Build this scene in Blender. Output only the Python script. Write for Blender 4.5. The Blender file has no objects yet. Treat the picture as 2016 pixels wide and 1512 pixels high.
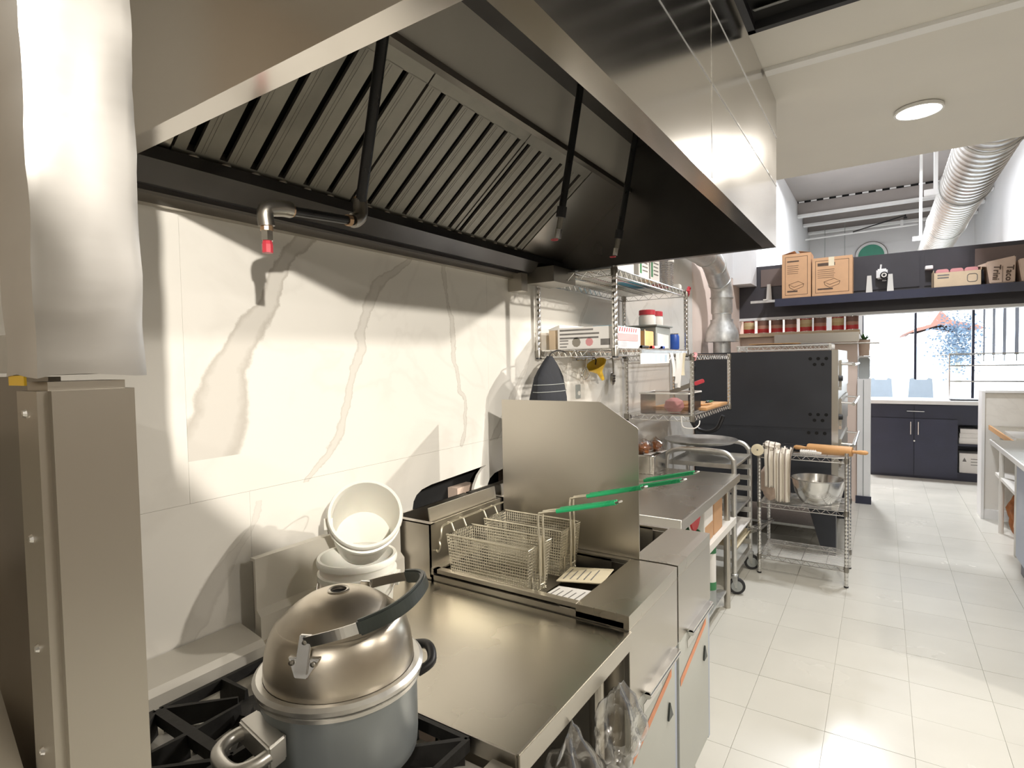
import bpy, bmesh, math, random
from mathutils import Vector, Matrix, Euler
from mathutils.geometry import tessellate_polygon
import numpy as np
random.seed(7)
S = bpy.context.scene
COL = S.collection
PI = math.pi

# ------------------------------------------------------------------ camera
FL, YAW, PIT, ROL, CH = 1106.1, -0.5831, -0.0380, -0.01943, 1.55
_f = np.array([math.sin(YAW)*math.cos(PIT), math.cos(YAW)*math.cos(PIT), math.sin(PIT)])
_r = np.array([math.cos(YAW), -math.sin(YAW), 0.0]); _u = np.cross(_r, _f)
_r, _u = _r*math.cos(ROL)+_u*math.sin(ROL), -_r*math.sin(ROL)+_u*math.cos(ROL)
cd = bpy.data.cameras.new('camera'); cam = bpy.data.objects.new('camera', cd); COL.objects.link(cam)
cd.sensor_fit = 'HORIZONTAL'; cd.sensor_width = 36.0; cd.lens = FL/2016*36.0; cd.clip_start = 0.02; cd.clip_end = 300
M = Matrix.Identity(4)
for i in range(3):
    M[i][0] = _r[i]; M[i][1] = _u[i]; M[i][2] = -_f[i]
M[2][3] = CH
cam.matrix_world = M
S.camera = cam

def at(px, py, ax, v):                       # photo pixel -> point on an axis plane (a thing's wall, table or floor)
    d = _f*FL+_r*(px-1008)-_u*(py-756); i = 'xyz'.index(ax)
    c = np.array([0, 0, CH]); t = (v-c[i])/d[i]
    return Vector(c+d*t)

# ------------------------------------------------------------------ world, exposure
S.view_settings.view_transform = 'Standard'; S.view_settings.look = 'None'
S.view_settings.gamma = 1.0; S.view_settings.use_curve_mapping = False
S.view_settings.exposure = 0.08
w = bpy.data.worlds.new('world'); S.world = w; w.use_nodes = True
w.node_tree.nodes['Background'].inputs[0].default_value = (0.86, 0.93, 1.0, 1)
w.node_tree.nodes['Background'].inputs[1].default_value = 7.0

POT = [  # the soffit lamp, then unseen lamps added for fill: x, y, z, watts, label
    (0.115, 2.77, 2.518, 26, 'lit round recessed lamp in the white soffit above the aisle'),
    (0.60, -1.8, 2.518, 32, 'added recessed fill lamp in the ceiling nearest the back wall'),
    (1.15, 1.0, 2.518, 15, 'added recessed fill lamp in the ceiling beside the hood front'),
    (1.9, 2.7, 2.518, 22, 'added recessed fill lamp in the ceiling over the right-hand counter'),
]
SPOT = [  # ceiling spotlights: x, y, z, watts, aim, cone, blend, label
    (1.58, -.82, 2.39, 470, (-1.37, 1.5, 1.8), math.radians(29.5), .07, 'ceiling spotlight behind the camera aimed at the marble wall'),
    (0.95, 3.30, 2.40, 200, (-1.37, 1.75, 1.15), .80, .5, 'ceiling spotlight at the soffit end aimed back at the marble wall'),
]
HALL_FILL = [(0.2, 5.0, 4.25, 85, 'added unseen fill lamp over the kitchen end of the hall'), (-.5, 9.2, 4.28, 200, 'added unseen fill lamp over the front counter')]  # unseen lamps added above the soffit line to brighten the hall

# ------------------------------------------------------------------ materials
MATS = {}
def nt(name):
    m = bpy.data.materials.new(name); m.use_nodes = True; MATS[name] = m
    n = m.node_tree.nodes; l = m.node_tree.links
    return m, n, l, n['Principled BSDF']
def mk(name, col, rough=.5, metal=0., var=.08, scale=14, bump=0., stretch=(1, 1, 1), rvar=.08, spec=.5, obj_rand=0., **kw):
    m, n, l, b = nt(name)
    tc = n.new('ShaderNodeTexCoord'); mp = n.new('ShaderNodeMapping'); mp.inputs['Scale'].default_value = stretch
    nz = n.new('ShaderNodeTexNoise'); nz.inputs['Scale'].default_value = scale; nz.inputs['Detail'].default_value = 4
    l.new(tc.outputs['Object'], mp.inputs[0]); l.new(mp.outputs[0], nz.inputs[0])
    hs = n.new('ShaderNodeHueSaturation'); hs.inputs['Color'].default_value = (*col, 1)
    mr = n.new('ShaderNodeMapRange'); mr.inputs[1].default_value = .25; mr.inputs[2].default_value = .75
    mr.inputs[3].default_value = 1-var; mr.inputs[4].default_value = 1+var
    l.new(nz.outputs[0], mr.inputs[0])
    if obj_rand:
        oi = n.new('ShaderNodeObjectInfo'); m2 = n.new('ShaderNodeMapRange'); m2.inputs[3].default_value = 1-obj_rand; m2.inputs[4].default_value = 1+obj_rand
        mu = n.new('ShaderNodeMath'); mu.operation = 'MULTIPLY'
        l.new(oi.outputs['Random'], m2.inputs[0]); l.new(m2.outputs[0], mu.inputs[0]); l.new(mr.outputs[0], mu.inputs[1]); l.new(mu.outputs[0], hs.inputs['Value'])
    else: l.new(mr.outputs[0], hs.inputs['Value'])
    l.new(hs.outputs[0], b.inputs['Base Color'])
    r2 = n.new('ShaderNodeMapRange'); r2.inputs[1].default_value = .2; r2.inputs[2].default_value = .8
    r2.inputs[3].default_value = max(.02, rough-rvar); r2.inputs[4].default_value = min(1, rough+rvar)
    l.new(nz.outputs[0], r2.inputs[0]); l.new(r2.outputs[0], b.inputs['Roughness'])
    b.inputs['Metallic'].default_value = metal; b.inputs['Specular IOR Level'].default_value = spec
    for k, v in kw.items(): b.inputs[k.replace('_', ' ')].default_value = v
    if bump:
        bp = n.new('ShaderNodeBump'); bp.inputs['Strength'].default_value = bump; bp.inputs['Distance'].default_value = .01
        l.new(nz.outputs[0], bp.inputs['Height']); l.new(bp.outputs[0], b.inputs['Normal'])
    return m
mk('steel', (.56, .53, .475), .32, 1, .03, 3, 0, (1, 1, 1), .03)
mk('steel_top', (.56, .53, .465), .27, 1, .04, 3, 0, (1, 1, 1), .035)
mk('steel_hood', (.60, .575, .54), .19, 1, .03, 2, 0, (1, 1, 1), .03)
mk('steel_dark', (.34, .32, .285), .36, 1, .12, 7, 0)
mk('steel_film', (.62, .605, .58), .42, .75, .05, 9, .03, (1, 1, 3), .08)
mk('galv', (.66, .67, .66), .42, .9, .12, 30, .05)
mk('alu', (.72, .71, .68), .35, .9, .07, 20, .02)
mk('chrome', (.74, .73, .71), .2, 1, .05, 20)
mk('wire', (.62, .58, .47), .35, .9, .06, 40)
mk('iron', (.022, .021, .02), .55, .2, .25, 30, .2)
mk('black_pipe', (.012, .012, .013), .32, .1, .2, 30)
mk('black', (.015, .015, .017), .45, 0, .15, 20)
mk('black_oven', (.038, .041, .050), .42, .1, .15, 4, .02)
mk('dark_hole', (.006, .006, .006), .9, 0, .1, 5)
mk('navy', (.030, .033, .060), .35, 0, .12, 5, obj_rand=.15)
mk('header_dark', (.05, .047, .055), .4, 0, .2, 3)
mk('header_brown', (.17, .13, .115), .45, 0, .1, 4)
mk('white_paint', (.80, .80, .80), .6, 0, .03, 3, .02)
mk('soffit', (.74, .72, .67), .62, 0, .03, 3, .02)
mk('pink_paint', (.80, .66, .57), .6, 0, .04, 3, .02)
mk('taupe_paint', (.34, .30, .25), .6, 0, .04, 3, .02)
mk('tan_paint', (.74, .65, .54), .5, 0, .06, 3, .02)
mk('white_trim', (.84, .84, .83), .45, 0, .03, 6)
mk('white_plastic', (.83, .81, .74), .38, 0, .03, 8, .0, Subsurface_Weight=.05)
mk('white_cloth', (.80, .76, .68), .9, 0, .08, 60, .2)
mk('black_cloth', (.018, .02, .026), .85, 0, .3, 30, .3)
mk('cardboard', (.60, .36, .20), .8, 0, .06, 12, .05)
mk('cardboard_pale', (.66, .52, .36), .8, 0, .06, 12, .05)
mk('kraft', (.68, .53, .43), .85, 0, .07, 14, .15)
mk('paper', (.83, .81, .78), .8, 0, .04, 10, .03)
mk('paper_cream', (.74, .66, .48), .8, 0, .08, 14, .03)
mk('print_dark', (.10, .065, .045), .8, 0, .2, 40)
mk('print_grey', (.20, .19, .18), .8, 0, .2, 40)
mk('print_red', (.55, .08, .07), .6, 0, .1, 30)
mk('red', (.62, .035, .04), .4, 0, .08, 20)
mk('red_cap', (.55, .05, .07), .35, 0, .08, 20)
mk('pink', (.70, .32, .33), .5, 0, .08, 20)
mk('yellow', (.80, .50, .03), .4, 0, .05, 15)
mk('blue', (.03, .10, .45), .4, 0, .1, 20)
mk('cyan', (.06, .30, .45), .5, 0, .1, 20)
mk('green_grip', (.02, .34, .13), .3, 0, .08, 30)
mk('green', (.05, .22, .09), .5, 0, .1, 20)
mk('sign_green', (.06, .30, .20), .5, 0, .06, 10)
mk('wood', (.62, .34, .14), .5, 0, .15, 6, .03, (1, 6, 6))
mk('wood_board', (.66, .37, .16), .6, 0, .2, 8, .03, (6, 1, 1))
mk('rubber', (.03, .03, .032), .7, 0, .1, 20)
mk('grey_plastic', (.34, .36, .35), .5, 0, .06, 10)
mk('grip', (.045, .055, .05), .42, 0, .1, 20)
mk('pot_enamel', (.30, .33, .34), .40, .35, .06, 12)
mk('dome', (.60, .545, .46), .33, 1, .22, 7, .01, (1, 1, 1), .10)
mk('tarnish', (.255, .24, .205), .5, .75, .15, 12, .02)
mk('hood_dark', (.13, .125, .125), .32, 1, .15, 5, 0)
mk('steel_soft', (.66, .63, .565), .45, .3, .05, 4, 0)
mk('steel_satin', (.52, .49, .44), .5, 1, .06, 5, 0)
mk('bread', (.36, .13, .04), .7, 0, .3, 20, .3)
mk('door_grey', (.52, .53, .49), .45, .2, .05, 6)
mk('tape_orange', (.72, .30, .16), .6, 0, .12, 20)
mk('blue_steel', (.44, .49, .60), .4, .4, .05, 6)
m_t = mk('tile', (.64, .625, .56), .25, 0, .05, 2.2, .0, (1, 1, 1), .05, obj_rand=.025)
_g = m_t.node_tree.nodes.new('ShaderNodeNewGeometry'); _mp = [n_ for n_ in m_t.node_tree.nodes if n_.type == 'MAPPING'][0]
m_t.node_tree.links.new(_g.outputs['Position'], _mp.inputs[0])
mk('grout', (.52, .50, .44), .8, 0, .1, 30)
mk('leaf', (.10, .20, .08), .7, 0, .3, 6)
mk('tree_leaf', (.10, .14, .19), .8, 0, .3, 3)
mk('roof_red', (.20, .09, .065), .8, 0, .1, 3)
mk('house', (.8, .78, .75), .8, 0, .05, 3)
mk('asphalt', (.55, .55, .56), .9, 0, .1, 2)
mk('pale_blue', (.42, .52, .62), .6, 0, .05, 8)
mk('brass', (.62, .42, .26), .35, .9, .1, 20)
mk('deck', (.36, .33, .31), .6, .1, .06, 4)

def emit(name, col, st):
    m, n, l, b = nt(name); b.inputs['Base Color'].default_value = (*col, 1)
    b.inputs['Emission Color'].default_value = (*col, 1); b.inputs['Emission Strength'].default_value = st
emit('lamp_lens', (1, .96, .88), 12); emit('lamp_lens_dim', (1, .96, .88), 1.5)
def clear(name, tint, fac, rough=.08, bumpy=0.):
    m, n, l, b = nt(name); n.remove(b); o = n['Material Output']
    tr = n.new('ShaderNodeBsdfTransparent'); tr.inputs[0].default_value = (*tint, 1)
    gl = n.new('ShaderNodeBsdfGlossy'); gl.inputs['Roughness'].default_value = rough
    mx = n.new('ShaderNodeMixShader'); lw = n.new('ShaderNodeLayerWeight'); lw.inputs[0].default_value = fac
    l.new(lw.outputs['Facing'], mx.inputs[0]); l.new(tr.outputs[0], mx.inputs[1]); l.new(gl.outputs[0], mx.inputs[2]); l.new(mx.outputs[0], o.inputs[0])
    if bumpy:
        nz = n.new('ShaderNodeTexNoise'); nz.inputs['Scale'].default_value = 22; bp = n.new('ShaderNodeBump'); bp.inputs['Strength'].default_value = bumpy
        l.new(nz.outputs[0], bp.inputs['Height']); l.new(bp.outputs[0], gl.inputs['Normal'])
clear('glass', (.97, .98, .98), .12)
clear('plastic_bag', (.90, .89, .87), .40, .12, .8)
clear('clear_plastic', (.88, .86, .84), .40, .12, .3)

def marble():
    m, n, l, b = nt('marble')
    geo = n.new('ShaderNodeNewGeometry'); sp = n.new('ShaderNodeSeparateXYZ'); l.new(geo.outputs['Position'], sp.inputs[0])
    def math_(op, a, c=None, clamp=False):
        x = n.new('ShaderNodeMath'); x.operation = op; x.use_clamp = clamp
        for i, v in enumerate((a, c)):
            if v is None: continue
            if isinstance(v, (int, float)): x.inputs[i].default_value = v
            else: l.new(v, x.inputs[i])
        return x.outputs[0]
    nz = n.new('ShaderNodeTexNoise'); nz.inputs['Scale'].default_value = 6; nz.inputs['Detail'].default_value = 7; nz.inputs['Roughness'].default_value = .62
    l.new(geo.outputs['Position'], nz.inputs[0])
    wob = math_('MULTIPLY', math_('SUBTRACT', nz.outputs[0], .5), .11)
    Y, Z = sp.outputs[1], sp.outputs[2]
    yw = math_('ADD', Y, wob)
    def curve(src, pts, lo, hi, vlo, vhi):
        mr = n.new('ShaderNodeMapRange'); mr.inputs[1].default_value = lo; mr.inputs[2].default_value = hi
        l.new(src, mr.inputs[0]); fc = n.new('ShaderNodeFloatCurve'); l.new(mr.outputs[0], fc.inputs['Value'])
        c = fc.mapping.curves[0]; P = sorted(((a-lo)/(hi-lo), (v-vlo)/(vhi-vlo)) for a, v in pts)
        while len(c.points) < len(P): c.points.new(.5, .5)
        for q, (a, v) in zip(c.points, P): q.location = (a, v); q.handle_type = 'AUTO_CLAMPED'
        fc.mapping.update()
        m2 = n.new('ShaderNodeMapRange'); m2.inputs[3].default_value = vlo; m2.inputs[4].default_value = vhi
        l.new(fc.outputs[0], m2.inputs[0]); return m2.outputs[0]
    VE = [  # z, y, half width : the veins of the slabs along the wall
        ([(1.33, .70, .105), (1.40, .745, .085), (1.53, .79, .055), (1.66, .862, .045), (1.73, .91, .036), (1.83, .956, .030), (1.913, 1.02, .035), (2.1, 1.15, .03)], .85),
        ([(1.221, .997, .012), (1.351, 1.124, .018), (1.488, 1.172, .016), (1.677, 1.224, .018), (1.795, 1.288, .028), (1.913, 1.432, .018), (2.1, 1.6, .02)], .62),
        ([(1.224, 1.715, .007), (1.382, 1.737, .012), (1.463, 1.708, .012), (1.678, 1.675, .016), (1.811, 1.644, .010), (1.923, 1.634, .012)], .7),
        ([(1.224, 1.92, .03), (1.36, 2.05, .03), (1.5, 2.16, .012), (1.7, 2.34, .01)], .6),
        ([(1.30, 2.45, .02), (1.45, 2.60, .015), (1.7, 2.72, .02), (1.95, 2.9, .015)], .5),
        ([(.90, .66, .02), (1.0, .72, .04), (1.1, .80, .015), (1.2, .86, .01)], .35),
        ([(1.0, 2.45, .015), (1.3, 2.95, .02), (1.6, 3.3, .015), (1.95, 3.8, .02)], .45),
        ([(1.22, 3.5, .02), (1.5, 3.62, .02), (1.9, 4.0, .025)], .45),
    ]
    acc = None
    for pts, amt in VE:
        zs = [p[0] for p in pts]; lo, hi = min(zs), max(zs)
        ys = [p[1] for p in pts]; ws = [p[2] for p in pts]
        cy = curve(Z, [(p[0], p[1]) for p in pts], lo, hi, min(ys)-.01, max(ys)+.01)
        cw = curve(Z, [(p[0], p[2]) for p in pts], lo, hi, 0, max(ws)+.005)
        d = math_('DIVIDE', math_('ABSOLUTE', math_('SUBTRACT', yw, cy)), cw)
        rp = n.new('ShaderNodeMapRange'); rp.interpolation_type = 'SMOOTHSTEP'; rp.inputs[1].default_value = 1.1; rp.inputs[2].default_value = .8; l.new(d, rp.inputs[0])
        ed = n.new('ShaderNodeMapRange'); ed.inputs[1].default_value = .5; ed.inputs[2].default_value = .95; ed.inputs[3].default_value = .48; ed.inputs[4].default_value = 1.0; l.new(d, ed.inputs[0])
        inz = math_('MULTIPLY', math_('GREATER_THAN', Z, lo), math_('LESS_THAN', Z, hi))
        if amt == .85: inz = math_('MULTIPLY', inz, math_('GREATER_THAN', Y, .68))      # this vein ends at its slab
        k = math_('MULTIPLY', math_('MULTIPLY', math_('MULTIPLY', rp.outputs[0], ed.outputs[0]), inz), amt)
        acc = k if acc is None else math_('MAXIMUM', acc, k)
    # the faint cloudy background veins
    wv = n.new('ShaderNodeTexNoise'); wv.inputs['Scale'].default_value = 1.6; wv.inputs['Detail'].default_value = 6; wv.inputs['Distortion'].default_value = 1.2
    l.new(geo.outputs['Position'], wv.inputs[0])
    th = math_('ABSOLUTE', math_('SUBTRACT', wv.outputs[0], .5))
    fv = n.new('ShaderNodeMapRange'); fv.inputs[1].default_value = 0; fv.inputs[2].default_value = .035; fv.inputs[3].default_value = .10; fv.inputs[4].default_value = 0; l.new(th, fv.inputs[0])
    acc = math_('MAXIMUM', acc, fv.outputs[0])
    mx = n.new('ShaderNodeMix'); mx.data_type = 'RGBA'
    mx.inputs[6].default_value = (.80, .775, .72, 1); mx.inputs[7].default_value = (.43, .395, .345, 1)
    l.new(acc, mx.inputs[0]); l.new(mx.outputs[2], b.inputs['Base Color'])
    b.inputs['Roughness'].default_value = .16; b.inputs['Specular IOR Level'].default_value = .45
marble()

def can_mat(name, mid):
    m, n, l, b = nt(name); tc = n.new('ShaderNodeTexCoord'); sp = n.new('ShaderNodeSeparateXYZ'); l.new(tc.outputs['Object'], sp.inputs[0])
    nz = n.new('ShaderNodeTexNoise'); nz.inputs['Scale'].default_value = 28; l.new(tc.outputs['Object'], nz.inputs[0])
    mr = n.new('ShaderNodeMapRange'); mr.inputs[1].default_value = 0; mr.inputs[2].default_value = .17; l.new(sp.outputs[2], mr.inputs[0])
    ad = n.new('ShaderNodeMath'); ad.operation = 'MULTIPLY_ADD'; ad.inputs[1].default_value = .12; l.new(nz.outputs[0], ad.inputs[0]); l.new(mr.outputs[0], ad.inputs[2])
    cr = n.new('ShaderNodeValToRGB'); cr.color_ramp.interpolation = 'CONSTANT'; e = cr.color_ramp.elements
    e[0].position = 0; e[0].color = (.60, .04, .04, 1); e[1].position = .34; e[1].color = (*mid[0], 1)
    for p, c in ((.55, mid[1]), (.80, mid[2])): q = e.new(p); q.color = (*c, 1)
    l.new(ad.outputs[0], cr.inputs[0]); l.new(cr.outputs[0], b.inputs['Base Color']); b.inputs['Roughness'].default_value = .4
can_mat('can_dark', ((.50, .26, .18), (.22, .11, .08), (.16, .08, .06)))
can_mat('can_pale', ((.62, .45, .22), (.70, .55, .30), (.50, .05, .05)))

def stripes():
    m, n, l, b = nt('towel'); tc = n.new('ShaderNodeTexCoord'); sp = n.new('ShaderNodeSeparateXYZ'); l.new(tc.outputs['Object'], sp.inputs[0])
    mm = n.new('ShaderNodeMath'); mm.operation = 'PINGPONG'; mm.inputs[1].default_value = .018; l.new(sp.outputs[0], mm.inputs[0])
    g = n.new('ShaderNodeMath'); g.operation = 'LESS_THAN'; g.inputs[1].default_value = .0032; l.new(mm.outputs[0], g.inputs[0])
    mx = n.new('ShaderNodeMix'); mx.data_type = 'RGBA'; mx.inputs[6].default_value = (.78, .73, .64, 1); mx.inputs[7].default_value = (.22, .17, .14, 1)
    l.new(g.outputs[0], mx.inputs[0]); l.new(mx.outputs[2], b.inputs['Base Color']); b.inputs['Roughness'].default_value = .9
stripes()

# ------------------------------------------------------------------ mesh helpers
WL = {}
class MB:
    def __init__(s): s.v = []; s.f = []
    def add(s, vs, fs):
        o = len(s.v); s.v += [Vector(p) for p in vs]; s.f += [tuple(i+o for i in f) for f in fs]; return s
    def box(s, a, b):
        x0, y0, z0 = (min(a[i], b[i]) for i in range(3)); x1, y1, z1 = (max(a[i], b[i]) for i in range(3))
        return s.add([(x0, y0, z0), (x1, y0, z0), (x1, y1, z0), (x0, y1, z0), (x0, y0, z1), (x1, y0, z1), (x1, y1, z1), (x0, y1, z1)],
                     [(0, 3, 2, 1), (4, 5, 6, 7), (0, 1, 5, 4), (1, 2, 6, 5), (2, 3, 7, 6), (3, 0, 4, 7)])
    def hexa(s, bot, top):                   # four points below, four above
        return s.add(list(bot)+list(top), [(0, 3, 2, 1), (4, 5, 6, 7), (0, 1, 5, 4), (1, 2, 6, 5), (2, 3, 7, 6), (3, 0, 4, 7)])
    def tube(s, pts, r, n=8, cap=True, closed=False):
        pts = [Vector(p) for p in pts]; rs = r if isinstance(r, (list, tuple)) else [r]*len(pts)
        K = len(pts); rings = []; prev = None
        for i, p in enumerate(pts):
            a = pts[(i-1) % K] if (closed or i > 0) else p; c = pts[(i+1) % K] if (closed or i < K-1) else p
            t = (c-a).normalized()
            if prev is None:
                u = t.cross(Vector((0, 0, 1))) if abs(t.z) < .95 else t.cross(Vector((1, 0, 0)))
            else: u = prev-t*prev.dot(t)
            if u.length < 1e-6: u = t.orthogonal()
            u.normalize(); prev = u; v = t.cross(u)
            rings.append([p+(u*math.cos(2*PI*k/n)+v*math.sin(2*PI*k/n))*rs[i] for k in range(n)])
        vs = [q for R in rings for q in R]; fs = []
        for i in range(K if closed else K-1):
            j = (i+1) % K
            for k in range(n): fs.append((i*n+k, i*n+(k+1) % n, j*n+(k+1) % n, j*n+k))
        if cap and not closed: fs += [tuple(reversed(range(n))), tuple((K-1)*n+k for k in range(n))]
        return s.add(vs, fs)
    def lathe(s, prof, c=(0, 0, 0), n=32, mat=None, closed=False):      # prof: (radius, height)
        c = Vector(c); vs = []; fs = []
        for r, h in prof:
            for k in range(n):
                p = Vector((r*math.cos(2*PI*k/n), r*math.sin(2*PI*k/n), h))
                if mat is not None: p = mat @ p
                vs.append(c+p)
        K = len(prof)
        for i in range(K if closed else K-1):
            j = (i+1) % K
            for k in range(n): fs.append((i*n+k, i*n+(k+1) % n, j*n+(k+1) % n, j*n+k))
        if not closed:
            if prof[0][0] > 1e-5: fs.append(tuple(reversed(range(n))))
            if prof[-1][0] > 1e-5: fs.append(tuple((K-1)*n+k for k in range(n)))
        return s.add(vs, fs)
    def prism(s, poly, ax, a, b):            # poly in the two other axes, extruded along ax from a to b
        i = 'xyz'.index(ax); o = [k for k in range(3) if k != i]
        def P(q, h):
            p = [0, 0, 0]; p[i] = h; p[o[0]] = q[0]; p[o[1]] = q[1]; return p
        N = len(poly); tri = tessellate_polygon([[Vector((q[0], q[1], 0)) for q in poly]])
        fs = [tuple(t) for t in tri]+[tuple(k+N for k in reversed(t)) for t in tri]
        fs += [(k, (k+1) % N, N+(k+1) % N, N+k) for k in range(N)]
        return s.add([P(q, a) for q in poly]+[P(q, b) for q in poly], fs)
    def build(s, name, mat, parent=None, smooth=False, bevel=0., origin=None):
        if parent is not None: org = WL[parent]
        elif origin is not None: org = Vector(origin)
        else:
            xs = [p.x for p in s.v]; ys = [p.y for p in s.v]
            org = Vector(((min(xs)+max(xs))/2, (min(ys)+max(ys))/2, min(p.z for p in s.v)))
        me = bpy.data.meshes.new(name); me.from_pydata([p-org for p in s.v], [], s.f)
        bm = bmesh.new(); bm.from_mesh(me); bmesh.ops.recalc_face_normals(bm, faces=bm.faces)
        if bevel:
            bmesh.ops.remove_doubles(bm, verts=bm.verts, dist=1e-6)
            ed = [e for e in bm.edges if len(e.link_faces) == 2 and e.calc_face_angle(0) > .6]
            bmesh.ops.bevel(bm, geom=ed, offset=bevel, segments=2, affect='EDGES', clamp_overlap=True)
        bm.to_mesh(me); bm.free()
        if smooth:
            for p in me.polygons: p.use_smooth = True
            try: me.set_sharp_from_angle(angle=math.radians(40))
            except Exception: pass
        me.materials.append(MATS[mat])
        o = bpy.data.objects.new(name, me); COL.objects.link(o)
        if parent is not None:
            o.parent = parent; WL[o] = WL[parent]
        else:
            o.location = org; WL[o] = org
        return o
def B(a, b): return MB().box(a, b)
def T(pts, r, n=8, **k): return MB().tube(pts, r, n, **k)
def tag(o, label, cat, group=None, kind=None):
    if label: o['label'] = label
    if cat: o['category'] = cat
    if group: o['group'] = group
    if kind: o['kind'] = kind
    return o
def thing(name, label, cat, loc=(0, 0, 0), group=None, rot=None):
    o = bpy.data.objects.new(name, None); COL.objects.link(o); o.empty_display_size = .05
    o.location = loc; WL[o] = Vector(loc)
    if rot: o.rotation_euler = rot; WL[o] = Vector((0, 0, 0))
    return tag(o, label, cat, group)
def local(name, label, cat, loc=(0, 0, 0), rot=(0, 0, 0), group=None):     # parts built about the thing's own origin
    o = thing(name, label, cat, loc, group); o.rotation_euler = rot; WL[o] = Vector((0, 0, 0)); return o
def struct(o): o['kind'] = 'structure'; return o
def dup(root, loc, label, rot=None):
    r = root.copy(); COL.objects.link(r); r.location = loc; r['label'] = label
    if rot is not None: r.rotation_euler = rot
    def rec(a, b):
        for ch in a.children:
            c = ch.copy(); COL.objects.link(c); c.parent = b; rec(ch, c)
    rec(root, r); return r
def arc(c, r, a0, a1, n, ax='z', z=0):
    return [(c[0]+r*math.cos(a0+(a1-a0)*i/n), c[1]+r*math.sin(a0+(a1-a0)*i/n)) for i in range(n+1)]
def rrect(x0, x1, y0, y1, r, n=4):
    return (arc((x1-r, y0+r), r, -PI/2, 0, n)+arc((x1-r, y1-r), r, 0, PI/2, n)+arc((x0+r, y1-r), r, PI/2, PI, n)+arc((x0+r, y0+r), r, PI, 1.5*PI, n))
def smoothpts(P, n=6):                        # catmull-rom through the points
    P = [Vector(p) for p in P]; out = []
    for i in range(len(P)-1):
        a = P[max(i-1, 0)]; b = P[i]; c = P[i+1]; d = P[min(i+2, len(P)-1)]
        for k in range(n):
            t = k/n; out.append(.5*((2*b)+(c-a)*t+(2*a-5*b+4*c-d)*t*t+(3*b-a-3*c+d)*t**3))
    return out+[P[-1]]
def text(s, size, mat, name, parent, mtx, shear=0):
    cu = bpy.data.curves.new(name, 'FONT'); cu.body = s; cu.size = size; cu.shear = shear; cu.extrude = .0004; cu.offset = size*.02; cu.resolution_u = 2
    o = bpy.data.objects.new(name, cu); COL.objects.link(o); dg = bpy.context.evaluated_depsgraph_get()
    me = bpy.data.meshes.new_from_object(o.evaluated_get(dg)); bpy.data.objects.remove(o); bpy.data.curves.remove(cu)
    me.transform(Matrix.Translation(-WL[parent]) @ mtx); me.materials.clear(); me.materials.append(MATS[mat])
    q = bpy.data.objects.new(name, me); COL.objects.link(q); q.parent = parent; WL[q] = WL[parent]; return q

FY_ = 14.29
WX = -1.37          # face of the marble wall
CZ = 2.52           # soffit height
# =================================================================== SETTING
tile_x0, tile_y0, TS = -0.192-.3048*12, 3.2-.3048*22, .3048
fl = struct(B((-1.5, -3.4, -.2), (3.1, 14.6, -.004)).build('floor', 'grout', origin=(0, 0, 0)))
tm = None; nt_ = 0
rest = MB()
for i in range(23):
    for j in range(58):
        x = tile_x0+i*TS; y = tile_y0+j*TS
        if x < -1.45 or x > 2.8 or y > 14.2: continue
        near = (x > -.95 and x+.3 < max(.45, .157*(y+.6)+.45) and 1.6 < y < 9)
        if near and nt_ < 292:
            nt_ += 1
            if tm is None:
                o = MB().hexa([(.0004, .0004, -.004), (TS-.0004, .0004, -.004), (TS-.0004, TS-.0004, -.004), (.0004, TS-.0004, -.004)],
                              [(.0009, .0009, 0), (TS-.0009, .0009, 0), (TS-.0009, TS-.0009, 0), (.0009, TS-.0009, 0)]).build('tile', 'tile', fl)
                tm = o
            else: o = tm.copy(); COL.objects.link(o)
            o.location = (x, y, random.uniform(-.0004, .0004))
            o.rotation_euler = (random.uniform(-.0009, .0009), random.uniform(-.0009, .0009), 0)
        else: rest.box((x+.001, y+.001, -.004), (x+TS-.001, y+TS-.001, 0))
q = rest.build('tile_field', 'tile', fl); q['kind'] = 'stuff'
tag(fl, 'pale beige square vinyl tile floor of the aisle', None)

wl = struct(MB().box((-1.7, -3.4, 0), (-1.48, 4.92, CZ)).box((-1.7, 4.92, 0), (WX, 14.6, 4.7)).box((-1.7, 3.40, CZ), (WX, 4.92, 4.7)).build('wall_left', 'pink_paint'))
B((WX, 4.93, 2.42), (WX+.004, FY_, 4.49)).build('upper_panel', 'white_paint', wl)
# marble slabs 1.22 m square; the lower course starts further along
def slab(y0, y1, z0, z1, cut=None):
    y0 += .0003; y1 -= .0003; z0 += .0003; z1 -= .0003
    if not cut: return B((WX-.012, y0, z0), (WX, y1, z1)).build('marble_slab', 'marble', wl)
    P = [(y0, z0)]
    for c in cut: P += c
    P += [(y1, z0), (y1, z1), (y0, z1)]
    return MB().prism(P, 'x', WX-.012, WX).build('marble_slab', 'marble', wl)
ZS = 1.23
B((WX-.012, -3.4, .01), (WX, .2095, CZ)).build('painted_panel', 'tan_paint', wl)
ys = [.21, .68, 1.90, 3.12, 4.34, 4.92]
for a, b in zip(ys, ys[1:]): slab(a, b, ZS, CZ)
lo_ = [.21, .83, 2.05, 3.27, 4.49, 4.92]
cut1 = [(1.43, .012), (1.43, 1.045), (1.436, 1.07), (1.452, 1.09), (1.48, 1.104), (1.53, 1.112), (1.875, 1.128), (1.845, 1.117), (1.815, 1.095), (1.79, 1.06), (1.775, 1.02), (1.768, .96), (1.768, .012)]
cut2 = [(1.872, .012), (1.872, 1.015), (1.878, 1.045), (1.895, 1.068), (1.93, 1.084), (2.04, 1.098), (2.04, .012)]
for a, b in zip(lo_, lo_[1:]): slab(a, b, .01, ZS, [cut1, cut2] if a == .83 else None)
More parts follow.
